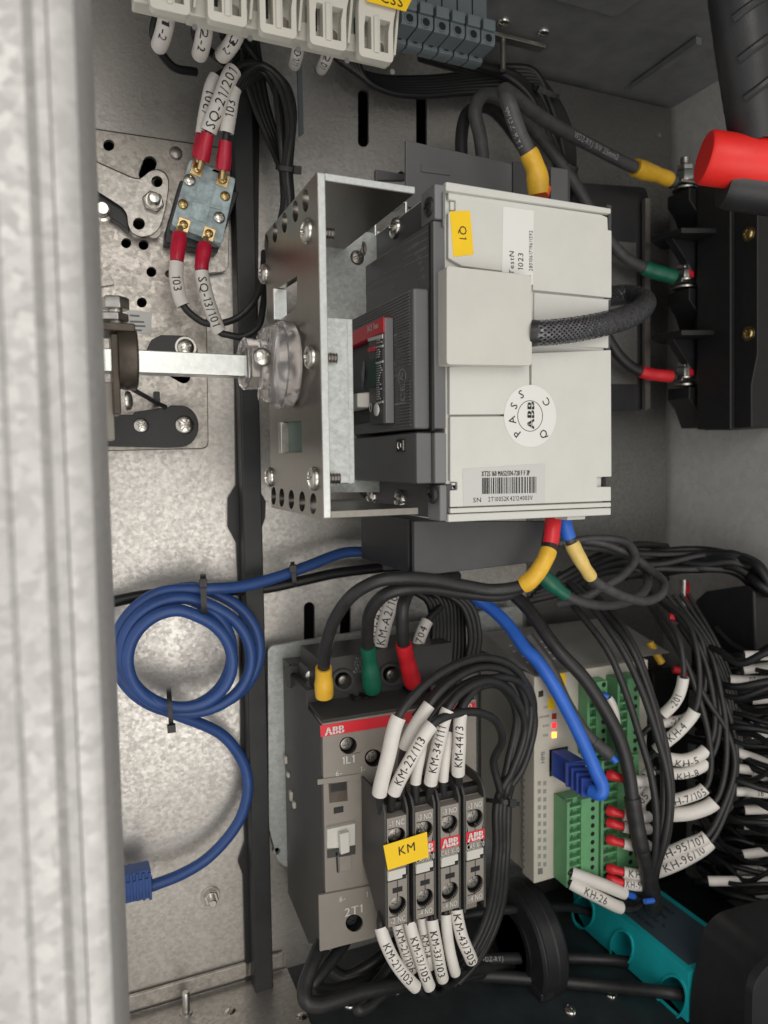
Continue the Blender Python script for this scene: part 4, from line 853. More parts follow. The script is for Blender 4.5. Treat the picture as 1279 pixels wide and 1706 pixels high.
# ---------------- four auxiliary contact blocks
YA = 285
xs = [(640.5, 681), (687.5, 726), (729.5, 767.5), (772, 809)]
ztA = P(640, 1364, YA).z; zbA = P(646, 1546, YA).z; hA = ztA - zbA; rowc = P(700, 1400, YA).z
data = [('-1 NC', '', '-2 NC', 'first auxiliary contact block from the left, mostly covered by the yellow KM sticker'), ('-3 NO', 'CA5 X-10', '-4 NO', 'second auxiliary contact block, next to the one under the yellow sticker'),
        ('-3 NO', 'CA5 X-10', '-4 NO', 'third auxiliary contact block from the left on the contactor front'), ('-3 NO', 'CA5 X-10', '-4 NO', 'rightmost auxiliary contact block on the contactor front')]
blocks = []
for (u0, u1), (ta, tm, tb, lb) in zip(xs, data):
    x0 = P(u0, 1450 if u0 > 660 else 1455, YA).x; x1 = P(u1, 1440, YA).x
    B = thing('contact_block', lb, 'contact block', Vector(((x0 + x1) / 2, .30, zbA)), 'auxiliary contact blocks on the contactor'); blocks.append(B)
    y = YA / 1000; yb_ = .3118
    body = [Vector((x0, y + .0044, ztA)), Vector((x0, y + .0044, zbA + .002)), Vector((x0, y + .012, zbA + .004)), Vector((x0, yb_, zbA + .018)), Vector((x0, yb_, ztA + .004)), Vector((x0, y + .010, ztA + .004)), Vector((x0, y + .0046, ztA))]
    part('body', 'warm_dark' if lb.startswith('first') else 'warm_grey', B, MB().prism([p + EX * .0008 for p in body], (x1 - x0 - .0016, 0, 0)), .3)
    for xx in (x0, x1 - .0012):
        ck = [Vector((xx, y - .0003, ztA - .001)), Vector((xx, y - .0003, zbA - .0035)), Vector((xx, y + .003, zbA - .0030)), Vector((xx, y + .012, zbA + .003)), Vector((xx, yb_, zbA + .017)), Vector((xx, yb_, ztA + .0085)), Vector((xx, y + .007, ztA + .0085)), Vector((xx, y + .002, ztA + .006)), Vector((xx, y - .0003, ztA + .002))]
        part('cheek', 'warm_dark', B, MB().prism(ck, (.0012, 0, 0)), .3)
    part('terminal_pit', 'black', B, MB().box((x0 + .0014, y + .0045, ztA + .0002), (x1 - .0014, y + .0095, ztA + .0038)))
    wx = (x0 + x1) / 2; wr = (x1 - x0) * .36
    wc = [Vector((wx, y - .0004, ztA - hA * fz)) for fz in (.185, .815)]
    part('front', 'warm_grey', B, MB().prism([Vector((x0 + .0013, y - .0004, zbA + .0004)), Vector((x1 - .0013, y - .0004, zbA + .0004)), Vector((x1 - .0013, y - .0004, ztA - .0002)), Vector((x0 + .0013, y - .0004, ztA - .0002))], (0, .0047, 0),
         [[c + Vector((wr * math.cos(R(15 * i)), 0, wr * math.sin(R(15 * i)))) for i in range(24)] for c in wc]), .2)
    for c in wc: sink(B, c, wr * 1.02)
    cxm = (x0 + x1) / 2; w = x1 - x0; yq = y - .0006
    def pt(fx, fz): return Vector((x0 + w * fx, yq, ztA - hA * fz))
    def rect(f0, f1, g0, g1, mat, nm, d=.0002, dy=0): return part(nm, mat, B, MB().box(pt(f0, g0) - Vector((0, dy, 0)), pt(f1, g1) + Vector((0, d, 0))))
    text(B, ta, pt(.5, .055), EX, EZ, .0026, 'print_white', w=w * .60); text(B, tb, pt(.5, .94), EX, EZ, .0026, 'print_white', w=w * .60)
    if tm:
        rr_ = rect(.1, .92, .30, .40, 'red_print', 'red_strip'); emblem(rr_, pt(.5, .35) - Vector((0, .0001, 0)), EX, EZ, .0040, w * .66, 'print_white', 'red_print')
        text(B, tm, pt(.51, .44), EX, EZ, .0026, 'print_white', w=w * .78)
    rect(.08, .86, .50, .58, 'black', 'slider_slot'); rect(.5, .92, .47, .55, 'black', 'slider_slot')
    rect(.08, .66, .475, .555, 'beige_plastic', 'slider', .0004, .0010); rect(.10, .80, .468, .525, 'beige_plastic', 'slider', .0004, .0012)
    rect(.3, .70, .645, .69, 'black', 'marker_slot'); rect(.488, .512, .58, .645, 'ink', 'print_line'); rect(.488, .512, .69, .74, 'ink', 'print_line'); rect(.488, .512, .89, .905, 'ink', 'print_line'); rect(.488, .512, .255, .30, 'ink', 'print_line'); rect(.15, .5, .902, .907, 'ink', 'print_line'); rect(.15, .5, .098, .103, 'ink', 'print_line')
    rect(.45, .55, .225, .26, 'ink', 'print_line')
B = blocks[0]
st = MB().prism(PP([(638.5, 1409), (711, 1386), (714, 1428), (646, 1450)], YA - 1.6), (0, .0002, 0)).build('marker_sticker', 'yellow_paper', B, label='yellow sticker reading KM')
e1 = (P(711, 1386, YA) - P(638.5, 1409, YA)).normalized(); text(st, 'KM', P(677.5, 1414, YA - 1.7), e1, e1.cross(NY) * -1 if e1.cross(NY).z < 0 else e1.cross(NY), .0040)
# ================================================================ blue network cable: a tied coil with a ribbed plug
def coil_pts():
    pts = [(660, 917, 372), (610, 919, 371), (572, 921), (515, 942, 368), (457, 963, 366), (400, 977, 364), (345, 981, 362)]
    #  (centre u, v, half width, half height, depth) at each quarter turn, going round by the left
    loops = [(318, 1083, 129, 104, 366), (312, 1094, 108, 92, 360), (298, 1099, 80, 80, 354), (304, 1092, 96, 90, 362), (322, 1086, 124, 106, 371)]
    A = 90.0; end = 90 + 360 * 4 + 170
    while A <= end:
        f = (A - 90) / 360; i = min(int(f), 4); t = f - i; a = loops[i]; b = loops[min(i + 1, 4)]
        c = [a[k] + (b[k] - a[k]) * t for k in range(5)]
        wob = 5.5 * math.sin(A * .0131 + i * 1.7) + 3.5 * math.sin(A * .027 + 1); c[2] += wob; c[3] += wob * .7
        if A > 105: pts.append((c[0] + c[2] * math.cos(R(A)), c[1] - c[3] * math.sin(R(A)), c[4]))
        A += 22.5
    pts += [(362, 1219, 376), (388, 1243, 377), (409, 1281, 377), (412, 1322, 376), (396, 1371), (349, 1427), (303, 1456, 374), (252, 1476, 372)]
    return pts
cb = Cable(coil_pts(), .00292, 'blue network cable tied into a round coil on the left back wall', 'cable', 'blue_cable', 'network_cable', n=5, seg=12)
mb = MB()
for k in range(5):
    u = 250 - k * 10.5; a = P(u - 3, 1456 + k, 365); b = P(u + 3.5, 1500 + k, 365); mb.box((a.x, .3655, b.z), (b.x, .3765, a.z))
for v in (1462, 1478, 1494): a = P(204, v - 3, 366); b = P(250, v + 3, 366); mb.box((a.x, .3665, b.z), (b.x, .3755, a.z))
for y in (366.4, 375.6): a = P(204, 1472, y); b = P(250, 1484, y); mb.box((a.x, y / 1000 - .0006, b.z), (b.x, y / 1000 + .0006, a.z))
mb.tube([P(252, 1476, 372), P(200, 1482, 372)], .0048, 12)
part('strain_relief', 'blue_cable', cb.o, mb, .25)
part('plug_body', 'blue_cable', cb.o, MB().box(P(150, 1504, 367), P(199, 1462, 367) + Vector((0, .008, 0))), .6)
tie(339, 990, 358, 1, 31, 'black cable tie across the top of the blue coil', depth=8, head=1, w=2.8)
tie(283, 1179, 356, 2, 28, 'black cable tie across the bottom of the blue coil', depth=10, head=-1)
tie(489, 957, 368, 2, 18, 'black cable tie holding the blue cable to the black one', depth=6, head=1)
Cable([(185, 1003, 380), (240, 992, 380), (330, 985, 380), (440, 980, 379), (500, 968, 376), (560, 955, 376), (660, 944, 380), (760, 940, 384)], .0029, 'black cable running along the wall behind the blue cable to the coil', 'cable', 'black', 'cable')

# ================================================================ power cables
pxs = lambda y: px(y)
def power(pts, lb, r=12, y=300, mat='black_wire', n=10): return Cable(pts, r * px(y), lb, 'power cable', mat, 'power_cable', n=n, seg=14)
c = power([(897, 322, 288), (893, 285, 286), (866, 225, 285), (846, 168, 286), (840, 152, 294), (852, 158, 306), (900, 195, 325), (980, 240, 345), (1055, 278, 350), (1100, 293, 352), (1124, 303, 352)], 'thick grey power cable with yellow boots bent over the top of the breaker', 13.5, 300, 'grey_wire')
c.mark(c.o, 5.9, 8.0, 13.5 * px(345), 'WDZ-RYJ 1kV 25mm2', False, .0030, .25, .6, 'print_dim'); c.mark(c.o, 1.6, 2.9, 13.5 * px(286), 'WDZ-RYJ', True, .0026, -.5, .5, 'print_dim')
c.cover(0, 1.55, 20 * px(287), 'yellow_boot', 'cable_boot', rr=18 * px(287)); c.cover(8.05, 9.7, 17 * px(360), 'yellow_boot', 'cable_boot', rr=14 * px(360))
part('orange_tip', 'orange', c.o, MB().cyl(P(898, 325, 288), P(902, 312, 288), 17 * px(288) * 1.06))
TB = 363
c = power([(808, 310, 334), (800, 230, 332), (791, 185, 332), (800, 163, 334), (822, 160, 338), (860, 185, 345), (905, 235, 355), (960, 310, 360), (1000, 380, 359), (1040, 428, 358), (1075, 447, 357), (1124, 462, 352)], 'thick grey power cable looping behind the breaker to the green boot', 12.5, 320, 'grey_wire')
c.cover(9.9, 11, 14 * px(364), 'green_boot', 'cable_boot')
c = power([(772, 290, 340), (768, 235, 342), (778, 190, 345), (810, 178, 350), (850, 215, 360), (900, 300, 362), (960, 450, 358), (1010, 560, 358), (1040, 602, 358), (1070, 620, 357), (1124, 628, 352)], 'thick black power cable looping behind the breaker to the red boot', 11, 345, 'black_wire')
c.cover(8.9, 9.9, 12 * px(364), 'red', 'cable_boot')
c = power([(922, 862, 275), (920, 880, 273), (917, 905, 272), (908, 932, 270), (888, 962, 272), (868, 976, 276), (821, 983, 282), (774, 976, 284), (719, 966, 284), (668, 963, 284), (629, 968, 286), (590, 989, 292), (560, 1027, 302), (544, 1071, 312), (539, 1112, 322), (540, 1160, 326)], 'thick black power cable with yellow boots from breaker to contactor', 11.5, 290)
c.cover(.1, 2.05, 15.5 * px(272), 'red', 'cable_boot', label='red boot over the cable end at the breaker'); c.cover(2.45, 4.9, 16.5 * px(270), 'yellow_boot', 'cable_boot', rr=17 * px(270)); c.cover(14, 15, 14.5 * px(324), 'yellow_boot', 'cable_boot', rr=16 * px(324))
c = power([(905, 870, 300), (910, 925, 300), (880, 965, 292), (844, 990, 290), (774, 988, 292), (719, 980, 292), (672, 981, 292), (641, 991, 295), (618, 1016, 302), (612, 1048, 312), (613, 1080, 320), (621, 1150, 328)], 'thick black power cable with a green boot on the middle contactor pole', 11.5, 300)
c.cover(9.9, 11, 13.5 * px(322), 'green_boot', 'cable_boot', rr=17 * px(322)); c.cover(.6, 1.8, 15 * px(298), 'green_boot', 'cable_boot')
c = power([(760, 960, 345), (710, 965, 330), (684, 980, 318), (671, 1010, 312), (670, 1045, 314), (673, 1078, 318), (688, 1140, 326)], 'thick black power cable with a red boot on the right contactor pole', 11.5, 315)
c.cover(4.85, 6, 14.5 * px(322), 'red', 'cable_boot', rr=16 * px(322))
c = power([(938, 862, 278), (942, 880, 277), (952, 905, 275), (968, 935, 274), (988, 965, 276), (1015, 983, 280), (1048, 997, 286), (1080, 1001, 292), (1103, 988, 298), (1105, 969, 306), (1082, 948, 316), (1050, 925, 325), (1000, 905, 335), (940, 900, 345)], 'dark grey cable with blue collar and pale yellow boot looping right under the breaker', 9.5, 285, 'grey_wire')
c.cover(.1, 1.75, 15 * px(276), 'blue_bright', 'cable_boot', label='blue collar over the cable end at the breaker', rr=13.5 * px(276)); c.cover(2.0, 3.85, 15 * px(274), 'pale_yellow_boot', 'cable_boot', rr=13 * px(274))
c = power([(885, 940, 305), (905, 960, 302), (944, 992, 298), (983, 1006, 298), (1020, 1008, 302), (1055, 998, 308), (1077, 978, 314), (1077, 953, 322), (1055, 930, 330), (1010, 915, 340), (940, 910, 350)], 'dark grey cable with a green boot looping right under the breaker', 9.5, 300, 'grey_wire')
c.cover(1.0, 2.0, 16 * px(300), 'green_boot', 'cable_boot', rr=12.5 * px(300))
power([(930, 905, 345), (1000, 897, 335), (1045, 905, 325), (1058, 930, 318), (1038, 958, 314), (1011, 975, 312), (974, 995, 314), (930, 1005, 325)], 'dark grey loop of cable curving under the green booted one', 8.5, 320, 'grey_wire')
for k in range(4):
    power([(880 + 6 * k, 1000 - 6 * k, 345), (940, 985 - 9 * k, 340), (1000, 955 - 10 * k, 345), (1060, 950 - 14 * k, 352), (1110, 965 - 18 * k, 358)], 'black cable in the dark tangle under the breaker', 8, 345, 'black').o['group'] = 'cables of the dark tangle under the breaker'

# loom behind the top and the wires falling past the breaker corner
for k in range(7):
    Cable([(540 + 8 * k, 70 + 2 * k, 372), (570 + 6 * k, 105 + 4 * k, 374), (620 + 4 * k, 128 + 4 * k, 376), (700, 132 + 4.5 * k, 376), (780, 124 + 5 * k, 374), (850, 112 + 7 * k, 370), (890 + 3 * k, 120 + 5 * k, 366), (915 + 2 * k, 170, 366), (932 + 3 * k, 225, 368), (944 + 2 * k, 290, 370), (950 + 2 * k, 340, 374)],
          .0021, 'black wire in the loom crossing the back wall under the grey terminal blocks', 'wire', 'black', group='wires of the loom above the breaker')
for k in range(3):
    Cable([(700 + 30 * k, 95, 350), (760 + 22 * k, 112, 358), (840 + 8 * k, 125, 364), (885 + 5 * k, 165, 362), (910 + 6 * k, 235, 362), (938 + 5 * k, 300, 366), (946, 345, 372)], .0024, 'black wire dropping from the grey terminal blocks past the breaker corner', 'wire', 'black', group='wires dropping past the breaker corner')
tie(906, 152, 362, 20, 8, 'black cable tie with a round head on the loom above the breaker', head=1, depth=6, w=2.6)
tie(945, 278, 362, 12, 3, 'black cable tie low on the loom beside the breaker corner', head=1, depth=5)

# ================================================================ rail of terminals at the top
YT = 292
zs0 = P(222, 10, YT).z
t = thing('white_terminal_strip', 'long white plastic terminal strip with hanging clip frames at the top edge', 'terminal strip', P(440, 55, YT))
x0 = P(222, 10, YT + 6).x; x1 = P(648, 92, YT + 6).x; zz = P(222, 1, YT + 6).z
part('strip_body', 'strip_white', t, MB().box((x0, YT / 1000 + .006, zz), (x1, YT / 1000 + .014, zz + .06)), .8)
part('lower_ledge', 'strip_white', t, MB().box((x0 + .02, YT / 1000 + .004, zz - .0015), (x1 + .001, YT / 1000 + .012, zz + .006)), .6)
for i, (u0, u1, vb) in enumerate(((249, 316, 19), (346, 411, 39), (433, 494, 59), (516, 577, 79), (598, 655, 99))):
    cu_ = (u0 + u1) / 2; yy = YT - 4
    xa, xb = P(u0, vb - 20, yy).x, P(u1, vb - 20, yy).x; zb_ = P(cu_, vb, yy).z; w = xb - xa; zt_ = zb_ + .034
    wave = [(0, 0), (1, 0), (1.0, .012), (1.02, .017), (1.10, .022), (1.17, .028), (1.2, .034), (.12, .034), (.06, .026), (0, .02)]
    ol = rounded([Vector((xa + w * a, yy / 1000, zb_ + b)) for a, b in wave], .0022, 4)
    h1 = [Vector((xa + w * a, yy / 1000, zb_ + b)) for a, b in ((.16, .0036), (.36, .0036), (.36, .0165), (.20, .0165), (.16, .012))]
    h2 = [Vector((xa + w * a, yy / 1000, zb_ + b)) for a, b in ((.62, .0036), (.85, .0036), (.86, .012), (.92, .0165), (.62, .0165))]
    f = part('clip_frame', 'strip_white', t, MB().prism(ol, (0, .004, 0), [h1, h2]), .7)
    part('frame_bar', 'strip_white', f, MB().box((xa + w * .42, yy / 1000 - .001, zb_ + .0025), (xa + w * .57, yy / 1000 + .002, zb_ + .017)), .5)
    part('metal_clamp', 'black', t, MB().box((xa + w * .1, YT / 1000 + .0035, zb_ + .010), (xa + w * .36, YT / 1000 + .0058, zb_ + .02)))
    part('clamp_screw', 'steel_dull', t, MB().cyl(Vector((xa + w * .74, YT / 1000 + .006, zb_ + .009)), Vector((xa + w * .74, YT / 1000 + .003, zb_ + .009)), .0028))
    part('divider', 'strip_white', t, MB().prism([Vector((xb + w * .12, YT / 1000, zb_ + .006)), Vector((xb + w * .2, YT / 1000, zb_ + .006)), Vector((xb + w * .42, YT / 1000, zb_ + .04)), Vector((xb + w * .34, YT / 1000, zb_ + .04))], (0, .007, 0)), .3)
    part('moulded_dimple', 'ink_grey', t, MB().cyl(Vector((xb + w * .2, YT / 1000 + .0045, zb_ + .001)), Vector((xb + w * .2, YT / 1000 + .0038, zb_ + .001)), .0011, 14))
lb = MB().prism(PP([(608, -30), (700, -30), (676, 19), (611, 2)], YT - 6), (0, .0002, 0)).build('yellow_label', 'yellow_paper', t)
text(lb, 'CSS', P(652, -1, YT - 6.1), (P(676, 19, YT) - P(611, 2, YT)), EZ, .0042)
for u, v0, v1, s, du, y in ((280, 12, 74, '1-2', -14, 330), (343, 30, 88, '2-2', -10, 330), (398, 45, 90, '3-2', -26, 330), (499, 60, 106, '101/1', -8, 335), (550, 74, 113, '201', -14, 335)):
    w = Cable([(u + 4, v0 - 50, y), (u + 2, v0 - 20, y), (u, v0, y), (u + du * .35, (v0 + v1) / 2, y + 1), (u + du, v1, y + 12), (u + du * 1.5, v1 + 4, y + 26)], .0016, ('terminal wire in marker sleeve %s under the white strip' % s) if u < 490 else ('narrow marker sleeve 101/1 under the fourth clip frame' if u < 520 else 'narrow marker sleeve 201 under the last clip frames'), 'wire', 'black_wire', 'terminal_wire')
    w.sleeve(1.4, 4.1, (12.5 if u < 420 else 10) * px(y), s, False, h=.0032, roll=0, pos=.5)
for k, (ua, ub) in enumerate(((262, 256), (330, 325), (380, 372))):
    Cable([(ua, 20, 352), (ub, 60, 356), (ub + 30, 110 - 20 * k, 366), (ub + 70, 120, 372)], .002, 'black wire behind the marker sleeves under the white strip', 'wire', 'black', group='wires behind the marker sleeves under the white strip')

# grey terminal blocks (each block a thing), two tiers each with round holes
G = 'grey terminal blocks on the top rail'
YG = 318
order = ['first grey terminal block, beside the white strip', 'second grey terminal block from the white strip', 'third grey terminal block from the white strip', 'third grey terminal block from the right end of the row', 'second grey terminal block from the right end of the row', 'last grey terminal block at the right end of the row']
xg0 = P(668, 30, YG).x; xg1 = P(826, 68, YG).x; wg = (xg1 - xg0) / 6
zu = P(720, 40, YG).z; zg = P(720, 50, YG).z; YL2 = YG + 12; zl_ = P(700, 69, YL2).z; zlb = P(700, 82, YL2).z
for k in range(6):
    xa = xg0 + wg * k; t = thing('terminal_block', order[k], 'terminal block', Vector((xa + wg / 2, .33, zlb)), G)
    sp = .0004
    prof_ = [(YG + 1, zg), (YG, zg + .001), (YG, zu + .003), (YG + 4, zu + .006), (YG + 8, zu + .0065), (YG + 8, zu + .035), (YG + 20, zu + .035), (YG + 20, zlb + .001), (YL2 + 2, zlb), (YL2, zlb + .0008), (YL2, zl_ + .0026), (YL2 + 2, zl_ + .0040), (YL2 + 2, zg)]
    part('body', 'block_grey', t, MB().prism([Vector((xa + sp, y / 1000, z)) for y, z in prof_], (wg - 2 * sp, 0, 0)), .35)
    part('upper_lip', 'block_grey', t, MB().box((xa + sp + .0004, YG / 1000 - .0012, zu + .0034), (xa + wg - sp - .0004, YG / 1000 + .004, zu + .0085)), .4)
    for yy, z_, q in ((YG, zu, 0), (YL2, zl_, -.006)):
        c = Vector((xa + wg * .5 + q, yy / 1000, z_)) if False else Vector((xa + wg * .5, yy / 1000, z_)); part('screw_hole', 'black', t, MB().lathe(c, NY, [(-.0004, .0019), (.00015, .0019)], 20)); part('hole_rim', 'block_grey', t, MB().lathe(c, NY, [(0, .0025), (.0004, .0024), (.0004, .0019), (0, .0019)], 20))

# ================================================================ right side: backing plate, terminal block with studs
mb = MB(); mb.prism(PP(rounded([(760, 290), (1076, 312), (1080, 330), (1080, 680), (1060, 685), (760, 690)], 14), 368), (0, .003, 0))
mb.build('backing_plate', 'black_plastic', label='dark rounded backing plate on the wall behind the breaker', cat='plate', bevel=.5)
MB().prism(PP([(1010, 400), (1060, 404), (1062, 640), (1010, 640)], 367), (0, .0008, 0)).build('plate_window', 'galv_dark', label='dull grey metal panel inside the dark backing plate', cat='panel', bevel=.3)
MB().prism(PP([(1075, 330), (1083, 331), (1083, 680), (1075, 683)], 363), (0, .003, 0)).build('lit_plate_edge', 'steel_dull', label='lit right edge of the dark backing plate, put in as a lighter strip', cat='strip')  # lit thickness of the plate, put in as lighter metal
XR = xR - .022
t = thing('stud_terminal_block', 'big black three stud terminal block on the right side wall', 'terminal block', PX(1200, 715, XR))
def sp_(pts): return [PX(u, v, XR) for u, v in pts]
bodyp = [(1152, 330), (1250, 322), (1262, 330), (1262, 590), (1252, 640), (1252, 712), (1172, 717), (1150, 660), (1150, 560), (1157, 545), (1157, 520), (1150, 505), (1150, 390), (1157, 365)]
part('body', 'black', t, MB().prism(sp_(bodyp), (.022, 0, 0)), .8)
part('rib', 'black', t, MB().prism(sp_([(1168, 300), (1225, 300), (1225, 716), (1168, 716)]), (-.004, 0, 0)), 1)
for v in (400, 565):
    zf_ = P(1090, v, 352).z; pts = [PZ(1082, v + 6, zf_), PZ(1140, v - 8, zf_), PZ(1215, v - 4, zf_), PZ(1215, v + 6, zf_), PZ(1150, v + 8, zf_)]
    part('barrier_fin', 'black', t, MB().prism([Vector((a, b, zf_)) for a, b in ((P(1084, v, 356).x, .356), (P(1135, v, 335).x, .335), (XR - .0045, .328), (XR + .004, .330), (XR + .004, .36), (P(1100, v, 366).x, .366))], (0, 0, .0030)), .3)
    part('fin_web', 'black', t, MB().prism([Vector((P(1120, v, 345).x, .345, zf_)), Vector((XR + .01, .345, zf_)), Vector((XR + .01, .345, zf_ - .022)), Vector((XR - .004, .345, zf_ - .018))], (0, .006, 0)), .3)
for i, v in enumerate((308, 472, 634)):
    c = P(1140, v, 352)
    part('bus_plate', 'steel', t, MB().box(c + Vector((-.008, -.006, -.001)), c + Vector((.022, .006, .0008))), .3)
    part('washer', 'steel', t, MB().lathe(c + NZ * .0011, NZ, [(0, .0062), (.0012, .0062)], 24), .2)
    part('washer', 'steel', t, MB().lathe(c - NZ * .0035, NZ, [(0, .0075), (.0012, .0075)], 24), .2)
    part('nut', 'zinc_bright', t, hexnut(MB(), c + NZ * .0025, NZ, .0058, .0055), .3)
    part('nut', 'zinc_bright', t, hexnut(MB(), c + NZ * .0085, NZ, .0053, .003), .3)
    part('stud', 'steel', t, MB().lathe(c + NZ * .0026, NZ, [(0, .003)] + [(.009 + .0006 * k, .003 if k % 2 else .0026) for k in range(9)], 16))
    part('pedestal', 'black', t, MB().prism([c + Vector(q) for q in ((-.004, -.008, -.0046), (.03, -.008, -.0046), (.03, -.008, -.030), (.008, -.008, -.030), (.002, -.008, -.018), (-.004, -.008, -.012))], (0, .018, 0)), .6)
    if i: part('red_mark', 'red_print', t, MB().box(c + Vector((-.0012, -.0062, .0026)), c + Vector((.0014, -.0050, .0135))))
for v in (390, 556):
    c = PX(1247, v, XR); part('brass_washer', 'brass', t, MB().lathe(c, NX, [(0, .0042), (.0006, .0042)], 24), .1); screw(t, c - EX * .0006, NX, .0032, 'cross', 'brass')
c = P(1098, 225, 389.5); screw(None, c, NY, .0025, 'plain', 'steel_dull', name='rivet', label='small dark rivet on the back wall near the right corner', cat='rivet')

# red cap on a black gland, black ribbed grip above it
ax = (P(1300, 280, 224) - P(1172, 262, 238)).normalized(); c = P(1172, 262, 238); rr = 52 * px(238)
t = thing('red_cap', 'bright red plastic cap on the end of a black tube at the right edge', 'cap', c - NZ * rr)
part('cap', 'red_cap', t, MB().lathe(c, ax, [(0, rr * .93), (.0012, rr), (.018, rr), (.034, rr * .98), (.05, rr * .97)], 48), .2)
part('gate_mark', 'red', t, MB().lathe(c + ax * .022 + Vector((0, -.75, .62)).normalized() * rr * .97, Vector((0, -.75, .62)), [(0, .003), (.0008, .0026)], 16))
part('tube', 'black_plastic', t, MB().lathe(c + ax * .012 - NZ * .0085 + Vector((0, .004, 0)), ax, [(0, rr * .8), (.004, rr * .9), (.05, rr * .9)], 40))
g = spline([P(1222, -70, 222), P(1236, 40, 222), P(1250, 140, 224), P(1262, 222, 228)], 12)
rad = [(58 * px(222)) * (1 - .012 * abs(math.sin(i * .9))) for i in range(len(g))]
t = MB().tube(g, rad, 40).build('ribbed_grip', 'black_plastic', label='thick black ribbed grip hanging at the upper right above the red cap', cat='grip', angle=50)
for k in range(3):
    i = 10 + 7 * k
    T = (g[i + 1] - g[i]).normalized(); side_ = Vector((-.75, -.65, 0)).normalized(); side_ = (side_ - T * side_.dot(T)).normalized()
    part('notch', 'black_plastic', t, MB().tube([g[i] + T * .004 * q / 6 + (side_ * math.cos(a) + T.cross(side_) * math.sin(a)) * rad[i] * .99 for q, a in enumerate([R(-42 + 10 * q) for q in range(7)])], .0017, 8))

# dark second terminal block lower right with a rounded cover
t = thing('rear_terminal_block', 'dark black terminal block with rounded cover low on the right side wall', 'terminal block', PX(1210, 1110, XR))
part('cover', 'black', t, MB().prism(sp_(rounded([(1150, 1110), (1150, 1040), (1165, 985), (1250, 975), (1262, 1110)], .014, 6) if False else [(1150, 1112), (1150, 1030), (1158, 1000), (1175, 985), (1245, 975), (1256, 985), (1260, 1112)]), (.022, 0, 0)), 1.5)
c = P(1138, 1020, 356); part('stud', 'steel', t, MB().cyl(c, c + NZ * .022, .003, 14)); part('red_mark', 'red_print', t, MB().box(c + Vector((-.001, -.0036, .004)), c + Vector((.0016, -.0028, .020)))); part('nut', 'steel', t, hexnut(MB(), c, NZ, .0058, .005), .3)
rj = lambda s_=5: random.uniform(-s_, s_)
for k in range(12):
    Cable([(1040, 925 + 3 * k + rj(), 352 + rj()), (1100, 920 + 3 * k + rj(8), 347 + rj()), (1170, 920 + 3 * k + rj(8), 332 + rj()), (1225 + rj(), 920 + 3 * k + rj(), 317 + rj()), (1262, 940 + 4 * k, 302 + rj()), (1290, 990, 290)], .0026, 'black wire in the dark loom above the rounded cover', 'wire', 'black', group='wires of the dark loom on the right')
# ================================================================ controller with green plug connectors
YPc = 316
x0 = P(890, 1250, YPc).x; x1 = P(1078, 1250, YPc).x; zt = P(888, 1128, YPc).z; zb = P(893, 1472, YPc).z
t = thing('controller', 'beige controller module with red lamps and green plug connectors right of the contactor', 'controller', Vector(((x0 + x1) / 2, .34, zb)))
y = YPc / 1000
part('case', 'plc_beige', t, MB().box((x0 + .0012, y + .012, zb + .001), (x1 - .001, .374, zt - .0012)), .8)
part('front', 'plc_beige', t, MB().box((x0, y, zb), (x1, y + .0115, zt)), .8)
part('lid', 'plc_grey', t, MB().prism([Vector((x0 + .001, y + .004, zt + .0004)), Vector((x0 + .001, .366, zt + .0115)), Vector((x0 + .001, .374, zt + .0115)), Vector((x0 + .001, .374, zt + .0004))], (x1 - x0 + .02, 0, 0)), .8)
for i in range(4):
    for j in range(7):
        f = .25 + .14 * i; p = Vector((x0 + .006 + j * .0036 + .0018 * (i % 2), y + .004 + (.366 - y - .004) * f, zt + .0004 + .0111 * f)); part('vent_hole', 'paper_white', t, MB().lathe(p, Vector((0, -.21, 1)), [(-.0002, .0009), (.0001, .0009)], 10))
for k in range(22): part('case_notch', 'plc_grey', t, MB().box((x0 - .0002, y + .0085, zb + .004 + k * .0038), (x0 + .001, y + .0118, zb + .0052 + k * .0038)))
Yf = YPc - .15
def pq(pts, mat, nm, d=.0001, yy=Yf, bev=0, p=t): return part(nm, mat, p, MB().prism(PP(pts, yy), (0, d, 0)), bev)
pq([(897, 1152), (905, 1150), (905, 1160), (897, 1162)], 'bronze', 'latch_window'); pq([(896, 1447), (904, 1446), (904, 1456), (896, 1457)], 'ink_grey', 'latch_window')
pq([(930, 1123), (942, 1121), (942, 1146), (930, 1148)], 'yellow_paper', 'yellow_mark'); pq([(913, 1162), (924, 1160), (924, 1181), (913, 1183)], 'yellow_paper', 'yellow_mark')
for v, mt in ((1194, 'led_dim'), (1209, 'led_red'), (1225, 'led_hot')): pq([(920, v - 4.5), (927, v - 5.2), (927, v + 3.8), (920, v + 4.5)], mt, 'lamp_window', .0004, Yf - .3)
for v, s in ((1178, '24V'), (1194, 'POWER'), (1209, 'RUN'), (1225, 'ERR')): text(t, s, P(909 if s != 'POWER' else 907, v, Yf), EX, EZ, .0012, 'ink_grey')
text(t, 'HMI', P(904, 1262, Yf), EZ, -EX, .0026, 'ink_grey')
for r_ in range(11):
    for c_ in range(2):
        u = 896 + c_ * 9; v = 1302 + r_ * 13.5; pq([(u, v), (u + 5, v - 1), (u + 5, v + 6), (u, v + 7)], 'ink_grey' if False else 'plc_grey', 'print_block')
for r_ in range(14): pq([(968, 1128 + r_ * 10), (974, 1127 + r_ * 10), (974, 1132 + r_ * 10), (968, 1133 + r_ * 10)], 'plc_grey', 'print_block')
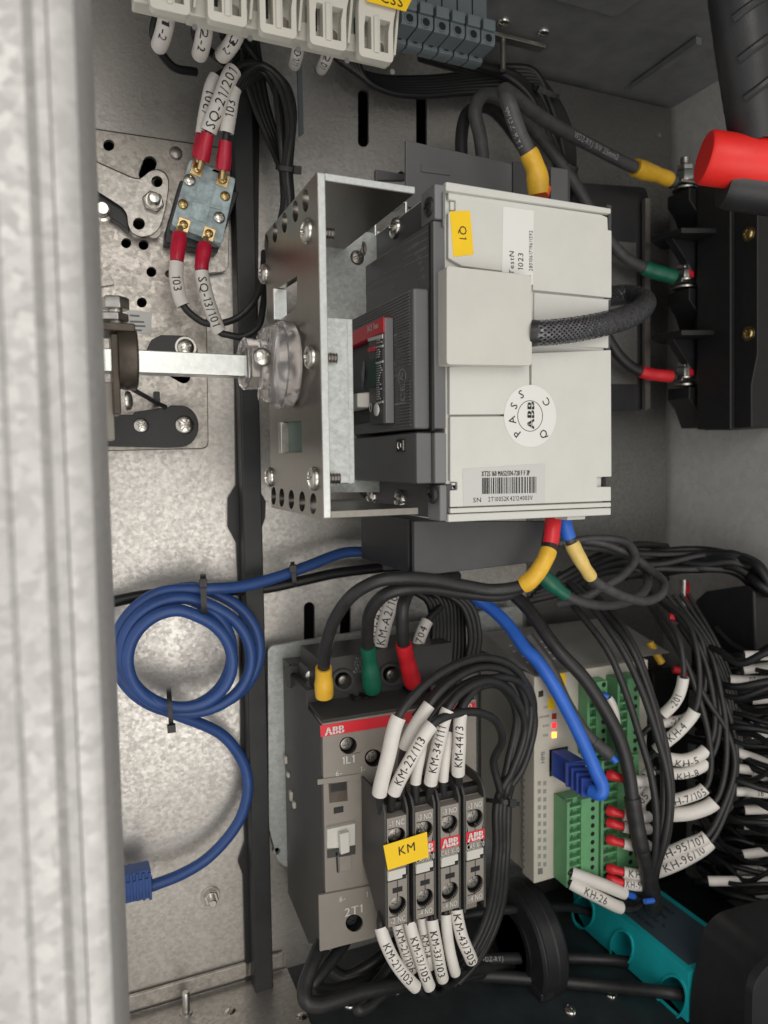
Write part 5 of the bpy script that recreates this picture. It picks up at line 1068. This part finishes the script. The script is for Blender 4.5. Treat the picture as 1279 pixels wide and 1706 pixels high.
def connector(pts_front, ya, yb, n, hole_u, label, holes=True, slots=True):
    """pluggable screw connector: body, wire mouths in steps at its front edge, round screw holes"""
    (ua, va), (ub, vb), (vt_l, vb_l) = pts_front
    q = thing('plug_connector', label, 'connector', P((ua + ub) / 2, vb, ya)); xa, xb = P(ua, (va + vb) / 2, ya).x, P(ub, (va + vb) / 2, ya).x; z1_, z0_ = P(ua, va, ya).z, P(ua, vb, ya).z
    part('body', 'green_conn', q, MB().box((xa, ya / 1000 + .0035, z0_), (xb, yb / 1000, z1_)), .4)
    part('left_wall', 'green_conn', q, MB().box((xa - .0006, ya / 1000, z0_ - .0004), (xa + .0012, yb / 1000, z1_)), .3)
    h = (z1_ - z0_) / n; w = xb - xa
    part('face', 'green_conn', q, MB().box((xa + w * .42, ya / 1000, z0_), (xb - .0003, ya / 1000 + .0034, z1_ - .0003)), .3)
    for i in range(n):
        z = z0_ + h * i
        part('rib', 'green_conn', q, MB().box((xa + .0013, ya / 1000 + .0004, z), (xa + w * .42 - .0002, ya / 1000 + .0036, z + h * .28)), .15)
        part('wire_mouth', 'green_dark', q, MB().box((xa + .0014, ya / 1000 + .0031, z + h * .34), (xa + w * .26, ya / 1000 + .0034, z + h * .9)))
        part('clamp', 'ink_grey', q, MB().box((xa + .0018, ya / 1000 + .0027, z + h * .42), (xa + w * .2, ya / 1000 + .003, z + h * .72)))
        c = Vector((xa + w * .78, ya / 1000 - .0001, z + h * .55)); part('screw_hole', 'black', q, MB().lathe(c, NY, [(-.0003, h * .27), (.0001, h * .27)], 18))
    return q
connector(((946, 1337), (998, 1478), (0, 0)), 304, YPc - .3, 10, 990, 'lower left green plug connector below the blue network plug')
connector(((1003, 1268), (1064, 1472), (0, 0)), 304, YPc - .3, 14, 1050, 'green plug connector behind the thick black cable with red ferrules')
connector(((980, 1138), (1012, 1262), (0, 0)), 308, YPc - .3, 8, 1000, 'upper green plug connector right of the yellow marks')
connector(((1030, 1132), (1066, 1262), (0, 0)), 306, YPc - .3, 9, 1050, 'upper right green plug connector behind the thin black wires')
# network plug and its blue cable
bl = Cable([(781, 992, 352), (815, 1012, 345), (845, 1040, 335), (874, 1080, 322), (892, 1098, 316), (917, 1134, 308), (945, 1184, 301), (970, 1234, 294), (992, 1284, 287), (1003, 1310, 283), (1000, 1322, 283), (985, 1318, 288)], 13.5 * px(300), 'bright blue network cable dropping into the blue plug on the controller', 'network cable', 'blue_bright', 'network_cable', n=8, seg=14)
a = [P(918, 1246, YPc), P(958, 1262, YPc - 2), P(958, 1300, YPc - 2), P(918, 1288, YPc)]
mb = MB(); x_, z_ = P(919, 1288, YPc).x, P(919, 1288, YPc).z; xq, zq = P(944, 1246, YPc).x, P(944, 1246, YPc).z
pl = part('plug', 'blue_plug', bl.o, MB().hexa([P(918, 1250, 313), P(942, 1247, 313), P(942, 1288, 313), P(918, 1292, 313), P(950, 1270, 300), P(975, 1266, 300), P(975, 1308, 300), P(950, 1312, 300)]), .6)
for k in range(4):
    f = k / 3; y_ = 301 - 9 * f; u = 957 + 22 * f; v = 1289 + 21 * f; hw = 16 - 3 * f; part('boot_rib', 'blue_plug', bl.o, MB().hexa([P(u + i * hw, v + j * (20 - 4 * f), y_) for i, j in ((-1, -1), (1, -1), (1, 1), (-1, 1))] + [P(u + i * hw + 3, v + j * (20 - 4 * f) + 3, y_ - 2) for i, j in ((-1, -1), (1, -1), (1, 1), (-1, 1))]), .4)
part('boot_core', 'blue_plug', bl.o, MB().tube([P(955, 1286, 302), P(975, 1305, 293), P(992, 1318, 287)], [.0038, .0033, .0032], 14))
part('port', 'black', t, MB().box(P(915, 1294, YPc - .1), P(946, 1243, YPc - .1) + Vector((0, .0002, 0))))

# cut-off cable with a blue core, thick cable with shrink sleeve, thin wires in front of the connectors
c = Cable([(880, 1060, 325), (917, 1112, 313), (945, 1172, 305), (981, 1227, 300), (1016, 1258, 297)], 11 * px(302), 'dark cable end with a pale blue core behind the blue network cable', 'cable', 'grey_wire', 'cable')
part('core', 'blue_bright', c.o, MB().tube([P(1015, 1257, 297), P(1026, 1268, 295.5)], .0020, 12)); c.cover(3.2, 4, 13 * px(300), 'grey_wire', 'shrink_sleeve')
c = Cable([(850, 985, 340), (880, 1015, 330), (928, 1082, 312), (971, 1128, 304), (1006, 1180, 298), (1032, 1231, 294), (1046, 1281, 291), (1053, 1328, 289), (1059, 1367, 288), (1067, 1410, 287), (1078, 1450, 288), (1086, 1498, 292), (1086, 1520, 296)], 14 * px(295), 'thick black cable with shrink sleeve hanging before the green connectors', 'cable', 'black_wire', 'cable', n=8, seg=16)
c.cover(7, 9.1, 17 * px(289), 'black_wire', 'shrink_sleeve'); c.cover(9.1, 11.7, 16.5 * px(288), 'black_wire', 'shrink_sleeve', rr=20 * px(288)); 
for p1, p2 in (((1076, 1500), (1086, 1506)),): part('blue_core', 'blue_bright', c.o, MB().tube([P(1074, 1502, 285), P(1088, 1500, 285)], .0014, 8))
thin = [[(915, 960, 345), (960, 1015, 325), (1010, 1080, 306), (1039, 1145, 296), (1067, 1231, 288), (1085, 1295, 284), (1093, 1353, 282), (1091, 1424, 283), (1082, 1462, 287)],
        [(930, 955, 345), (985, 1010, 322), (1035, 1080, 302), (1068, 1148, 292), (1096, 1231, 284), (1112, 1295, 280), (1114, 1353, 279), (1102, 1420, 281), (1088, 1462, 286)],
        [(945, 960, 345), (1000, 1015, 325), (1048, 1075, 304), (1076, 1140, 294), (1098, 1215, 286), (1106, 1290, 283), (1104, 1360, 282), (1096, 1420, 284), (1086, 1465, 288)],
        [(960, 965, 345), (1020, 1020, 322), (1062, 1090, 302), (1086, 1160, 292), (1108, 1240, 285), (1118, 1310, 282), (1112, 1390, 283), (1096, 1440, 287), (1090, 1470, 290)]]
for k, p in enumerate(thin): Cable(p, 7.5 * px(290), ['leftmost thin black wire beside the thick cable before the connectors', 'rightmost bowed thin black wire joining the thick cable', 'thin black wire between the two bowed ones before the connectors', 'thin black wire bowing furthest right into the thick cable'][k], 'wire', 'black_wire', 'control_wire', n=6)
def mk(pts, sl, txt, lb, r=12.5, flip=False, y=300, wr=6, roll=0, h=None, n=8, pos=.5):
    c = Cable(pts, wr * px(y), lb, 'wire', 'black_wire', 'marker_wire', n=n); c.sleeve(sl[0], sl[1], r * px(y), txt, flip, h=h, roll=roll, pos=pos); return c
mk([(1085, 1205, 300), (1105, 1190, 297), (1127, 1166, 292), (1138, 1130, 289), (1137, 1095, 290), (1128, 1060, 296), (1095, 1010, 315)], (1, 3.05), '-201', 'wire with an upright marker sleeve -201 at the top of the right bundle', 11.5, pos=.45)
mk([(1080, 1265, 300), (1103, 1241, 296), (1130, 1218, 292), (1157, 1184, 288), (1165, 1150, 288), (1160, 1080, 294), (1140, 1030, 306), (1080, 985, 330)], (.6, 3), 'KH-4', 'wire with marker sleeve KH-4 in the right bundle', 13)
mk([(1085, 1255, 302), (1111, 1263, 297), (1143, 1266, 292), (1176, 1249, 288), (1190, 1215, 288), (1184, 1140, 292), (1160, 1070, 302), (1090, 990, 330)], (.6, 3), 'KH-5', 'wire with marker sleeve KH-5 in the right bundle', 13, roll=-.6)
mk([(1085, 1284, 302), (1112, 1288, 297), (1143, 1287, 292), (1178, 1270, 288), (1196, 1230, 287), (1196, 1150, 292), (1176, 1080, 302), (1110, 1000, 328)], (.6, 3), 'KH-8', 'wire with marker sleeve KH-8 in the right bundle', 12, roll=-.6)
mk([(1090, 1336, 300), (1118, 1334, 294), (1143, 1328, 290), (1174, 1313, 286), (1184, 1281, 285), (1180, 1224, 286), (1160, 1150, 290), (1134, 1086, 298), (1080, 1005, 325)], (.6, 3), 'KH-7/105', 'wire with marker sleeve ending in 7/105 in the right bundle', 12.5, roll=-.35)
mk([(1095, 1358, 300), (1120, 1357, 294), (1154, 1353, 289), (1190, 1336, 284), (1206, 1295, 283), (1210, 1220, 285), (1200, 1150, 290), (1180, 1080, 300), (1120, 1000, 328)], (.6, 3), None, 'wire with a blank wide marker sleeve under the 7/105 one', 15)
mk([(1080, 1432, 300), (1105, 1425, 293), (1143, 1409, 287), (1176, 1394, 283), (1206, 1340, 281), (1224, 1275, 282), (1212, 1220, 285), (1180, 1170, 290), (1145, 1110, 297), (1090, 1020, 322)], (.6, 3), 'KH-95/107', 'wire with marker sleeve KH-95/107 near the teal block', 13.5)
mk([(1080, 1456, 300), (1103, 1449, 292), (1143, 1431, 286), (1182, 1404, 283), (1210, 1350, 283), (1226, 1290, 285), (1222, 1220, 288), (1195, 1140, 294), (1130, 1040, 318)], (.6, 3), 'KH-96/10', 'wire with marker sleeve KH-96/10, lowest of the right bundle', 13.5)
mk([(1068, 1225, 304), (1085, 1210, 303), (1110, 1204, 300), (1145, 1195, 296), (1168, 1165, 294), (1176, 1120, 296), (1165, 1060, 304), (1110, 1000, 326)], (1.5, 3.2), '-241', 'wire with a marker sleeve half hidden behind KH-4', 10.5)
for i in range(4):
    Cable([(1180 + 9 * i, 1400 - 14 * i, 290), (1208 + 6 * i, 1330, 289), (1222 + 4 * i, 1250, 291), (1212 + 5 * i, 1160, 296), (1180 + 6 * i, 1080, 306), (1110 + 12 * i, 990, 330)], 5.5 * px(290), 'thin black wire arching down the outside of the right bundle', 'wire', 'black_wire', group='plain wires outside the right bundle')
# ferruled wires out of the right green connector
for v, s in ((1292, None), (1352, None), (1372, None), (1400, 'KH-'), (1448, 'KH-91'), (1466, 'KH-92/701')):
    c = Cable([(1010, v - 3, 303), (1020, v, 300), (1038, v + 5, 297), (1062, v + 9, 294), (1090, v + 8, 296)], 5 * px(300), {1292: 'topmost wire with a red ferrule, right of the blue plug', 1352: 'second red ferrule wire from the top in the right green connector', 1372: 'third red ferrule wire from the top in the right green connector', 1400: 'red ferrule wire with a short sleeve reading KH-', 1448: 'red ferrule wire with sleeve KH-91 behind the thick cable', 1466: 'lowest red ferrule wire, with sleeve KH-92/701'}[v], 'wire', 'black_wire', 'ferrule_wire', n=6)
    c.cover(.3, 2.0, 10 * px(300), 'red', 'ferrule_collar', rr=8 * px(300)); c.sleeve(2.0, 3.6, 11.5 * px(298), s, False)
for (u, v, s, lb) in ((1068, 1300, '903', 'wire in sleeve 903 just above the 905 one behind the thin wires'), (1074, 1332, '905', 'wire in sleeve 905 between the thick cable and the thin wires')):
    mk([(1050, v + 24, 303), (1058, v + 16, 302), (1076, v - 8, 300), (1090, v - 22, 300)], (.6, 2.6), s, lb, 12)
for (p, s, lb) in (([(946, 1452, 305), (956, 1456, 303), (1000, 1472, 299), (1040, 1488, 296), (1066, 1496, 296)], None, 'wire with a blank marker sleeve from the bottom of the green connector'),
                   ([(946, 1468, 305), (956, 1474, 302), (995, 1494, 298), (1034, 1512, 295), (1060, 1512, 296), (1080, 1495, 298)], 'KH-26', 'wire with marker sleeve KH-26 at the bottom of the green connector')):
    c = mk(p, (.6, 3), s, lb, 12.5, pos=.42)
    if not s: c.cover(3.05, 3.6, 7 * px(300), 'blue_bright', 'ferrule_collar')
for p, lb in (([(1000, 1158, 306), (1012, 1162, 304), (1022, 1180, 302), (1030, 1240, 302)], 'wire with a blue ferrule in the upper green connector'),):
    c = Cable(p, 5 * px(300), lb, 'wire', 'black_wire', 'ferrule_wire', n=6); c.cover(.1, 1, 7 * px(300), 'blue_bright', 'ferrule_collar'); c.sleeve(1.1, 3, 9 * px(300))

# ---- marker wires on the auxiliary contacts, upper row
YM_ = 287
def up(pts, t0, t1, s, lb, r, h=None, roll=0, pos=.5): return mk(pts, (t0, t1), s, lb, r, False, YM_, 8, roll, h, 8, pos)
def bun(k): return [(838 - 9 + 6 * (k % 4), 1330, 306 + 3 * (k // 3)), (834 - 8 + 6 * (k % 4), 1420, 306), (818 - 6 + 7 * (k % 4), 1520, 308), (778 + 7 * (k % 4), 1590 + 5 * (k // 3), 308), (735 + 9 * (k % 4), 1634 + 4 * (k // 3), 306)]
U1 = 'wire in the blank white sleeve at the left of the auxiliary contacts'
up([(634, 1352, 291), (632, 1322, 287), (646, 1262, 283), (664, 1194, 281), (700, 1148, 284), (750, 1112, 290), (810, 1096, 298), (862, 1118, 304), (884, 1180, 308), (868, 1260, 308)] + bun(0), 1, 3, None, U1, 13.5)
up([(650, 1352, 291), (656, 1320, 285), (688, 1258, 279), (719, 1208, 278), (745, 1193, 280), (790, 1186, 285), (826, 1202, 292), (836, 1235, 298), (822, 1268, 304)] + bun(1), 1, 3, 'KM-22/113', 'wire in marker sleeve KM-22/113 above the auxiliary contacts', 12.5)
up([(668, 1345, 293), (668, 1305, 291), (676, 1240, 288), (715, 1174, 286), (745, 1140, 288), (800, 1112, 296), (850, 1124, 303), (876, 1180, 308), (858, 1265, 309)] + bun(2), 1.9, 3, None, 'wire in the blank sleeve behind KM-22/113', 12)
up([(692, 1335, 291), (692, 1300, 289), (700, 1255, 288), (712, 1205, 290), (760, 1150, 292), (810, 1130, 298), (850, 1150, 303), (864, 1200, 306), (850, 1270, 309)] + bun(3), .9, 2.6, None, 'wire in the short blank sleeve between KM-22/113 and KM-34/111', 10.5)
up([(714, 1335, 291), (717, 1304, 286), (730, 1240, 283), (746, 1182, 282), (770, 1152, 285), (815, 1134, 292), (856, 1160, 300), (874, 1215, 305), (852, 1285, 307)] + bun(4), 1, 3, 'KM-34/111', 'wire in marker sleeve KM-34/111 above the auxiliary contacts', 12.5)
up([(738, 1325, 291), (738, 1296, 289), (744, 1245, 288), (755, 1200, 289), (790, 1150, 295), (830, 1142, 300), (860, 1190, 306), (846, 1270, 309)] + bun(5), .9, 2.6, None, 'wire in the blank sleeve between KM-34/111 and KM-44/3', 10)
up([(764, 1315, 291), (763, 1288, 286), (765, 1240, 283), (768, 1186, 284), (785, 1155, 288), (820, 1130, 296), (868, 1140, 304), (890, 1200, 309), (872, 1275, 311)] + bun(6), 1, 3, 'KM-44/3', 'wire in marker sleeve KM-44/3 above the rightmost auxiliary contact', 12.5)
for k in range(4):
    Cable([(690 + 16 * k, 1195 - 6 * k, 296), (740 + 10 * k, 1138 - 8 * k, 298), (800 + 6 * k, 1100 + 4 * k, 303), (852 + 5 * k, 1112 + 5 * k, 310), (880 + 3 * k, 1170, 314), (880, 1240, 316), (856, 1300, 314)] + bun(k + 1), 7 * px(300), 'plain black wire arching over the marker sleeves into the tied bundle', 'wire', 'black_wire', group='plain wires of the tied bundle right of the contactor')
tie(837, 1336, 307, 17, 2, 'black cable tie round the wire bundle right of the contactor', depth=8, head=.2)
# lower row
def dn(pts, t0, t1, s, lb, r, pos=.5): return mk(pts, (t0, t1), s, lb, r, False, YM_, 7, 0, None, 8, pos)
tail = lambda u, v, k=0: [(u + (770 - u) * .45, v + 6, 302), (790, min(v - 20, 1598), 308), (815, 1530, 313), (826, 1440, 317), (832, 1350, 320)]
dn([(634, 1520, 292), (634, 1545, 287), (655, 1598, 283), (692, 1644, 281)] + tail(692, 1644), 1, 3, 'KM-21/103', 'wire in marker sleeve KM-21/103, leftmost under the auxiliary contacts', 11.5)
dn([(662, 1515, 293), (662, 1538, 291), (675, 1584, 289), (687, 1615, 288)] + tail(690, 1625), 1, 3, 'KM-21/106', 'wire in the sleeve half hidden between KM-21/103 and KM-13/105', 11)
dn([(682, 1515, 292), (682, 1536, 287), (697, 1589, 284), (715, 1643, 282)] + tail(712, 1643), 1, 3, 'KM-13/105', 'wire in marker sleeve KM-13/105 under the auxiliary contacts', 11.5)
dn([(702, 1505, 293), (702, 1528, 291), (710, 1575, 289), (716, 1610, 289)] + tail(716, 1616), 1, 3, 'KM-14', 'wire in the sleeve hidden behind KM-13/105 and KM-33/103', 10)
dn([(719, 1508, 292), (719, 1532, 287), (727, 1578, 285), (737, 1630, 284)] + tail(735, 1630), 1, 3, 'KM-33/103', 'wire in marker sleeve KM-33/103 under the auxiliary contacts', 11.5)
dn([(742, 1500, 292), (742, 1523, 288), (748, 1578, 286), (758, 1620, 285)] + tail(756, 1620), 1, 3, None, 'wire in the blank sleeve left of KM-43/305', 10.5)
dn([(760, 1495, 292), (760, 1516, 287), (769, 1560, 284), (785, 1599, 283)] + tail(780, 1602), 1, 3, 'KM-43/305', 'wire in marker sleeve KM-43/305, rightmost under the auxiliary contacts', 12)
for k in range(5):
    Cable([(690 + 6 * k, 1640 - 3 * k, 300), (740 + 4 * k, 1635 - 4 * k, 304), (785 + 3 * k, 1600 - 5 * k, 308), (812 + 4 * k, 1530, 312), (824 + 3 * k, 1440, 316), (832 + 2 * k, 1340, 318)], 6.5 * px(305), 'plain black wire rising from the lower sleeves along the contactor side', 'wire', 'black_wire', group='plain wires along the contactor side')
# thick loops under the contactor
def loop(pts, lb, r=13): Cable(pts, r * px(310), lb, 'cable', 'black_wire', 'cable', n=9, seg=14)
loop([(545, 1560, 330), (532, 1578, 322), (518, 1612, 314), (507, 1648, 308), (510, 1668, 304), (528, 1674, 303), (560, 1667, 304), (594, 1655, 306), (634, 1646, 308), (700, 1632, 314), (780, 1615, 325), (880, 1600, 338)], 'thick black cable bent sharply at the lower left under the contactor', 13)
loop([(575, 1570, 332), (558, 1592, 324), (537, 1620, 318), (522, 1642, 315), (540, 1650, 316), (590, 1640, 320), (640, 1622, 326), (720, 1600, 338)], 'thick black cable crossing inside the sharp bend under the contactor', 11)
loop([(540, 1590, 338), (551, 1613, 336), (574, 1627, 334), (602, 1616, 332), (632, 1596, 332), (660, 1570, 336)], 'thick black cable hanging in a bow close under the contactor', 12)
loop([(660, 1585, 325), (648, 1612, 318), (622, 1646, 312), (598, 1674, 306), (597, 1682, 304), (612, 1678, 305), (642, 1652, 310), (680, 1640, 314), (740, 1632, 322), (860, 1612, 335), (960, 1600, 345)], 'thick black cable folded to a point under the marker sleeves', 10.5)

# wires and sleeves behind the top of the contactor
for k in range(9):
    Cable([(690 + 9 * k, 985 + (k % 3) * 5, 352), (712 + 7 * k, 1000, 350), (722 + 6 * k, 1045, 350), (718 + 6.5 * k, 1090, 348), (712 + 6 * k, 1150, 345)], .0021, 'black wire standing in the dark bundle behind the contactor top', 'wire', 'black', group='wires behind the contactor top')
for k in range(3):
    Cable([(735 + 10 * k, 985, 345), (770 + 8 * k, 1010, 342), (784 + 7 * k, 1060, 340), (776 + 7 * k, 1110, 340)], .0018, 'black wire bowing right behind the contactor top', 'wire', 'black_wire', group='bowed wires behind the contactor top')
mk([(632, 1090, 345), (634, 1072, 345), (644, 1030, 344), (660, 990, 344), (690, 975, 348)], (.8, 3), 'KM-A2/10', 'wire in marker sleeve KM-A2/10 beside the green booted cable', 12.5, y=345)
mk([(616, 1085, 350), (618, 1066, 350), (630, 1022, 350), (644, 985, 350), (680, 970, 352)], (.8, 3), 'KM-A2/10', 'wire in the sleeve half hidden behind the green booted cable', 11.5, y=350)
mk([(690, 1110, 345), (692, 1100, 345), (698, 1068, 344), (712, 1034, 344), (735, 1010, 348)], (.8, 3), 'SS-704', 'wire in marker sleeve SS-704 right of the red booted cable', 11, y=345)
mk([(536, 1120, 345), (546, 1075, 345), (556, 1040, 346), (575, 1005, 352)], (.5, 1.6), None, 'wire in the narrow sleeve behind the yellow booted contactor cable', 8, y=345)

# ================================================================ black ring transformer and turquoise block at the bottom
pn = P(953, 1618, 304); ro = .0325; wd_ = .0175
c = Vector((pn.x - wd_, .304 + ro, pn.z))
t = thing('ring_transformer', 'black ring shaped current transformer at the bottom centre', 'transformer', c - NZ * ro)
part('ring', 'black_plastic', t, MB().lathe(c, EX, [(0, .016), (0, ro * .95), (.0014, ro * 1.0), (.0024, ro * 1.0), (.0030, ro * .975), (wd_ * .55, ro * .975), (wd_ * .58, ro * .99), (wd_ - .002, ro * .985), (wd_, ro * .93), (wd_, .016), (0, .016)], 72), .3)
part('inner_sleeve', 'black', t, MB().lathe(c + EX * -.001, EX, [(0, .0165), (0, .020), (.002, .020), (.002, .0165), (0, .0165)], 48))
part('core_disc', 'black', t, MB().cyl(c + EX * .005, c + EX * .009, .0162, 40))
part('mounting_foot', 'black_plastic', t, MB().box((c.x - .0006, c.y - ro * .92, zF + .0002), (c.x + .009, c.y + ro * .92, c.z - ro * .30)), 1.2)
XTl = P(962, 1468, 352); z_top = XTl.z; xt = XTl.x; 
t = thing('turquoise_transformer', 'turquoise three hole current transformer with a dark label at the bottom right', 'transformer', Vector((xt + .02, .31, zF)))
yA, yB = PX(1147, 1620, xt).y, .356
hs = [discX(970, 1520, xt, 17, 26, 24), discX(1034, 1580, xt, 18, 29, 24), discX(1118, 1662, xt, 23, 35, 24)]
ol = [Vector((xt, yA, zF + .002)), Vector((xt, yB, zF + .002)), Vector((xt, yB, z_top)), Vector((xt, yA, z_top))]
part('body', 'teal', t, MB().prism(ol, (.04, 0, 0), hs), .6)
for u, v, rr_, rz in ((970, 1520, 17, 26), (1034, 1580, 18, 29), (1118, 1662, 23, 35)):
    o_, i_ = discX(u, v, xt - .0008, rr_ * 1.12, rz * 1.1, 28), discX(u, v, xt - .0008, rr_ * .98, rz * .98, 28); part('hole_rim', 'teal', t, MB().prism(o_, (.0016, 0, 0), [i_]), .2)
part('label', 'teal_label', t, MB().box((xt + .004, yA + .004, z_top + .0001), (xt + .036, yB - .012, z_top + .0004)))
for k, s in enumerate(('KCT-3P 0.5-160A', 'Motor protector 3x', 'AC 50/60Hz', 'IN 4-20mA')):
    text(t, s, Vector((xt + .009 + k * .0065, (yA + yB) / 2, z_top + .0006)), Vector((0, -1, 0)), EX, .0022, 'ink', off=.0001)
zr = c.z
for (v, u0, u1, r, lb) in ((1508, 840, 975, 9, 'black cable through the far hole of the turquoise block'), (1592, 780, 1042, 11, 'black cable through the middle hole of the turquoise block'), (1645, 780, 1125, 12, 'black cable through the near hole of the turquoise block')):
    yc = PX(u1, v + 14, xt).y * 1000; p0 = P(u0, v + 10 if v < 1600 else v - 18, 330)
    cc_ = Cable([(u0 - 90, v + 20 if v < 1600 else v - 10, 335), (u0, v + 8 if v < 1600 else v - 20, 332), ((u0 + u1) / 2 + 40, v + (4 if v < 1600 else -4), (332 + yc) / 2), (u1, v + 10, yc), (u1 + 40, v + 18, yc + 4)], r * px(320), lb, 'cable', 'black_wire', 'cable', n=8, seg=12)
    if v == 1592: cc_.mark(cc_.o, .2, 1.6, r * px(320), 'WDZ-RYJ', False, .0022, 0, .6, 'print_dim')
# rounded black housing in the near right corner
t = thing('black_housing', 'rounded black plastic housing blurred in the lower right corner', 'housing', P(1225, 1720, 215))
yh = 262
ol = rounded([(1148, 1760), (1150, 1650), (1172, 1545), (1195, 1520), (1300, 1490), (1420, 1490), (1420, 1760)], 36, 8)
part('shell', 'black_plastic', t, MB().prism(PP(ol, yh), (0, -.045, 0)), 7, seg=6)
part('front_lip', 'black_plastic', t, MB().prism(PP(rounded([(1250, 1860), (1254, 1640), (1285, 1600), (1520, 1590), (1520, 1860)], 36, 8), yh - 47), (0, .004, 0)), 1.5, seg=4)
# ================================================================ dim wires with markers at the right edge
rows = [(1092, 'KH', 1240, .0, 'topmost sleeve at the right edge, reading KH'), (1112, None, 1238, 0, 'blank sleeve at the right edge between KH and SX-20'), (1135, 'SX-20', 1216, 5, 'sleeve reading SX-20 upside down at the right edge'),
        (1166, None, 1252, -4, 'short blank sleeve at the right edge just below SX-20'), (1205, None, 1248, -14, 'tilted blank sleeve at the right edge above the sleeve reading 6'), (1226, '6', 1250, 2, 'sleeve reading 6 at the right edge'),
        (1250, None, 1222, -30, 'steeply slanting blank sleeve at the right edge'), (1262, None, 1243, -4, 'level blank sleeve at the right edge above 81-91'), (1282, '81-91', 1222, -4, 'sleeve reading 81-91 upside down at the right edge'),
        (1296, '7', 1252, -2, 'short sleeve reading 7 at the right edge'), (1314, '91', 1226, 6, 'wide sleeve reading 91 upside down at the right edge'), (1352, None, 1240, -3, 'blank sleeve at the right edge just above the sleeve 13'),
        (1374, '13', 1238, 4, 'sleeve reading 13 upside down at the right edge'), (1420, None, 1238, 3, 'blank sleeve at the right edge between 13 and 60'), (1452, '60', 1226, 3, 'dim sleeve reading 60 at the right edge'),
        (1468, '905', 1180, -12, 'slanting sleeve reading 905 upside down near the black housing'), (1488, None, 1256, 8, 'lowest blank sleeve at the right edge above the black housing')]
for k, (v, s, u, dv, lb) in enumerate(rows):
    yy = 284 + (k * 7) % 17; dv += (0, 9, -7, 12, -12, 5)[k % 6]; v += (0, 4, -3)[k % 3]
    c = Cable([(1190 - 30 * (k % 2), v + 10 - 6 * (k % 3), 330), (u - 14, v + dv * .3, yy + 8), (u, v, yy), (u + 40, v - dv * .5, yy - 4), (1300, v - dv, yy - 8), (1330, v - dv, yy - 10)], .0017, 'dark wire with the ' + lb, 'wire', 'black', 'edge_wire', n=6)
    c.sleeve(2, 4, 10.5 * px(yy), s, True, h=.0034)
for k in range(14):
    v = 1100 + k * 30; Cable([(1165 - 10 * (k % 3), v - 20, 348), (1200, v - 6, 330), (1240, v + 4 * ((k * 5) % 4), 310), (1320, v + 6, 290)], .0028, 'black wire in the dark mass of wires at the right edge', 'wire', 'black', group='dark wires at the right edge')
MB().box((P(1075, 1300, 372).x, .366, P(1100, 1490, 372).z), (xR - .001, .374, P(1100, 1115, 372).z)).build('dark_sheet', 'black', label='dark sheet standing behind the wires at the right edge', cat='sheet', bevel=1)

# the dense black mass of wires in front of the sleeves at the right edge
random.seed(11)
for k in range(46):
    v = 1085 + k * 9.2 + random.uniform(-8, 8); y0_ = random.uniform(270, 300); u = random.uniform(1186, 1225)
    Cable([(u - 30, v - random.uniform(20, 60), y0_ + 34), (u, v - random.uniform(0, 18), y0_ + 20), (u + 35, v + random.uniform(-10, 14), y0_ + 6), (1290, v + random.uniform(-16, 22), y0_ - 8), (1340, v + random.uniform(-16, 30), y0_ - 14)],
          random.uniform(.0012, .0021), 'black wire in the dense dark mass between the sleeves at the right edge', 'wire', 'black', group='dense dark wires between the right edge sleeves', n=5, seg=8)
for k, (u, v, lb) in enumerate(((1135, 1118, 'red ferrule glimpsed behind the -201 sleeve'), (1105, 1190, 'red ferrule glimpsed beside the KH-4 sleeve'), (1128, 1030, 'red ferrule glimpsed in the wires under the breaker loops'))):
    Cable([(u - 14, v - 3, 318), (u, v, 316), (u + 12, v + 5, 315)], .0022, lb, 'ferrule', 'red', 'ferrule', n=3)
Cable([(1082, 1070, 330), (1090, 1085, 328), (1102, 1104, 326)], .0024, 'yellow ferrule glimpsed between the falling black wires', 'ferrule', 'yellow_boot', 'ferrule', n=3)
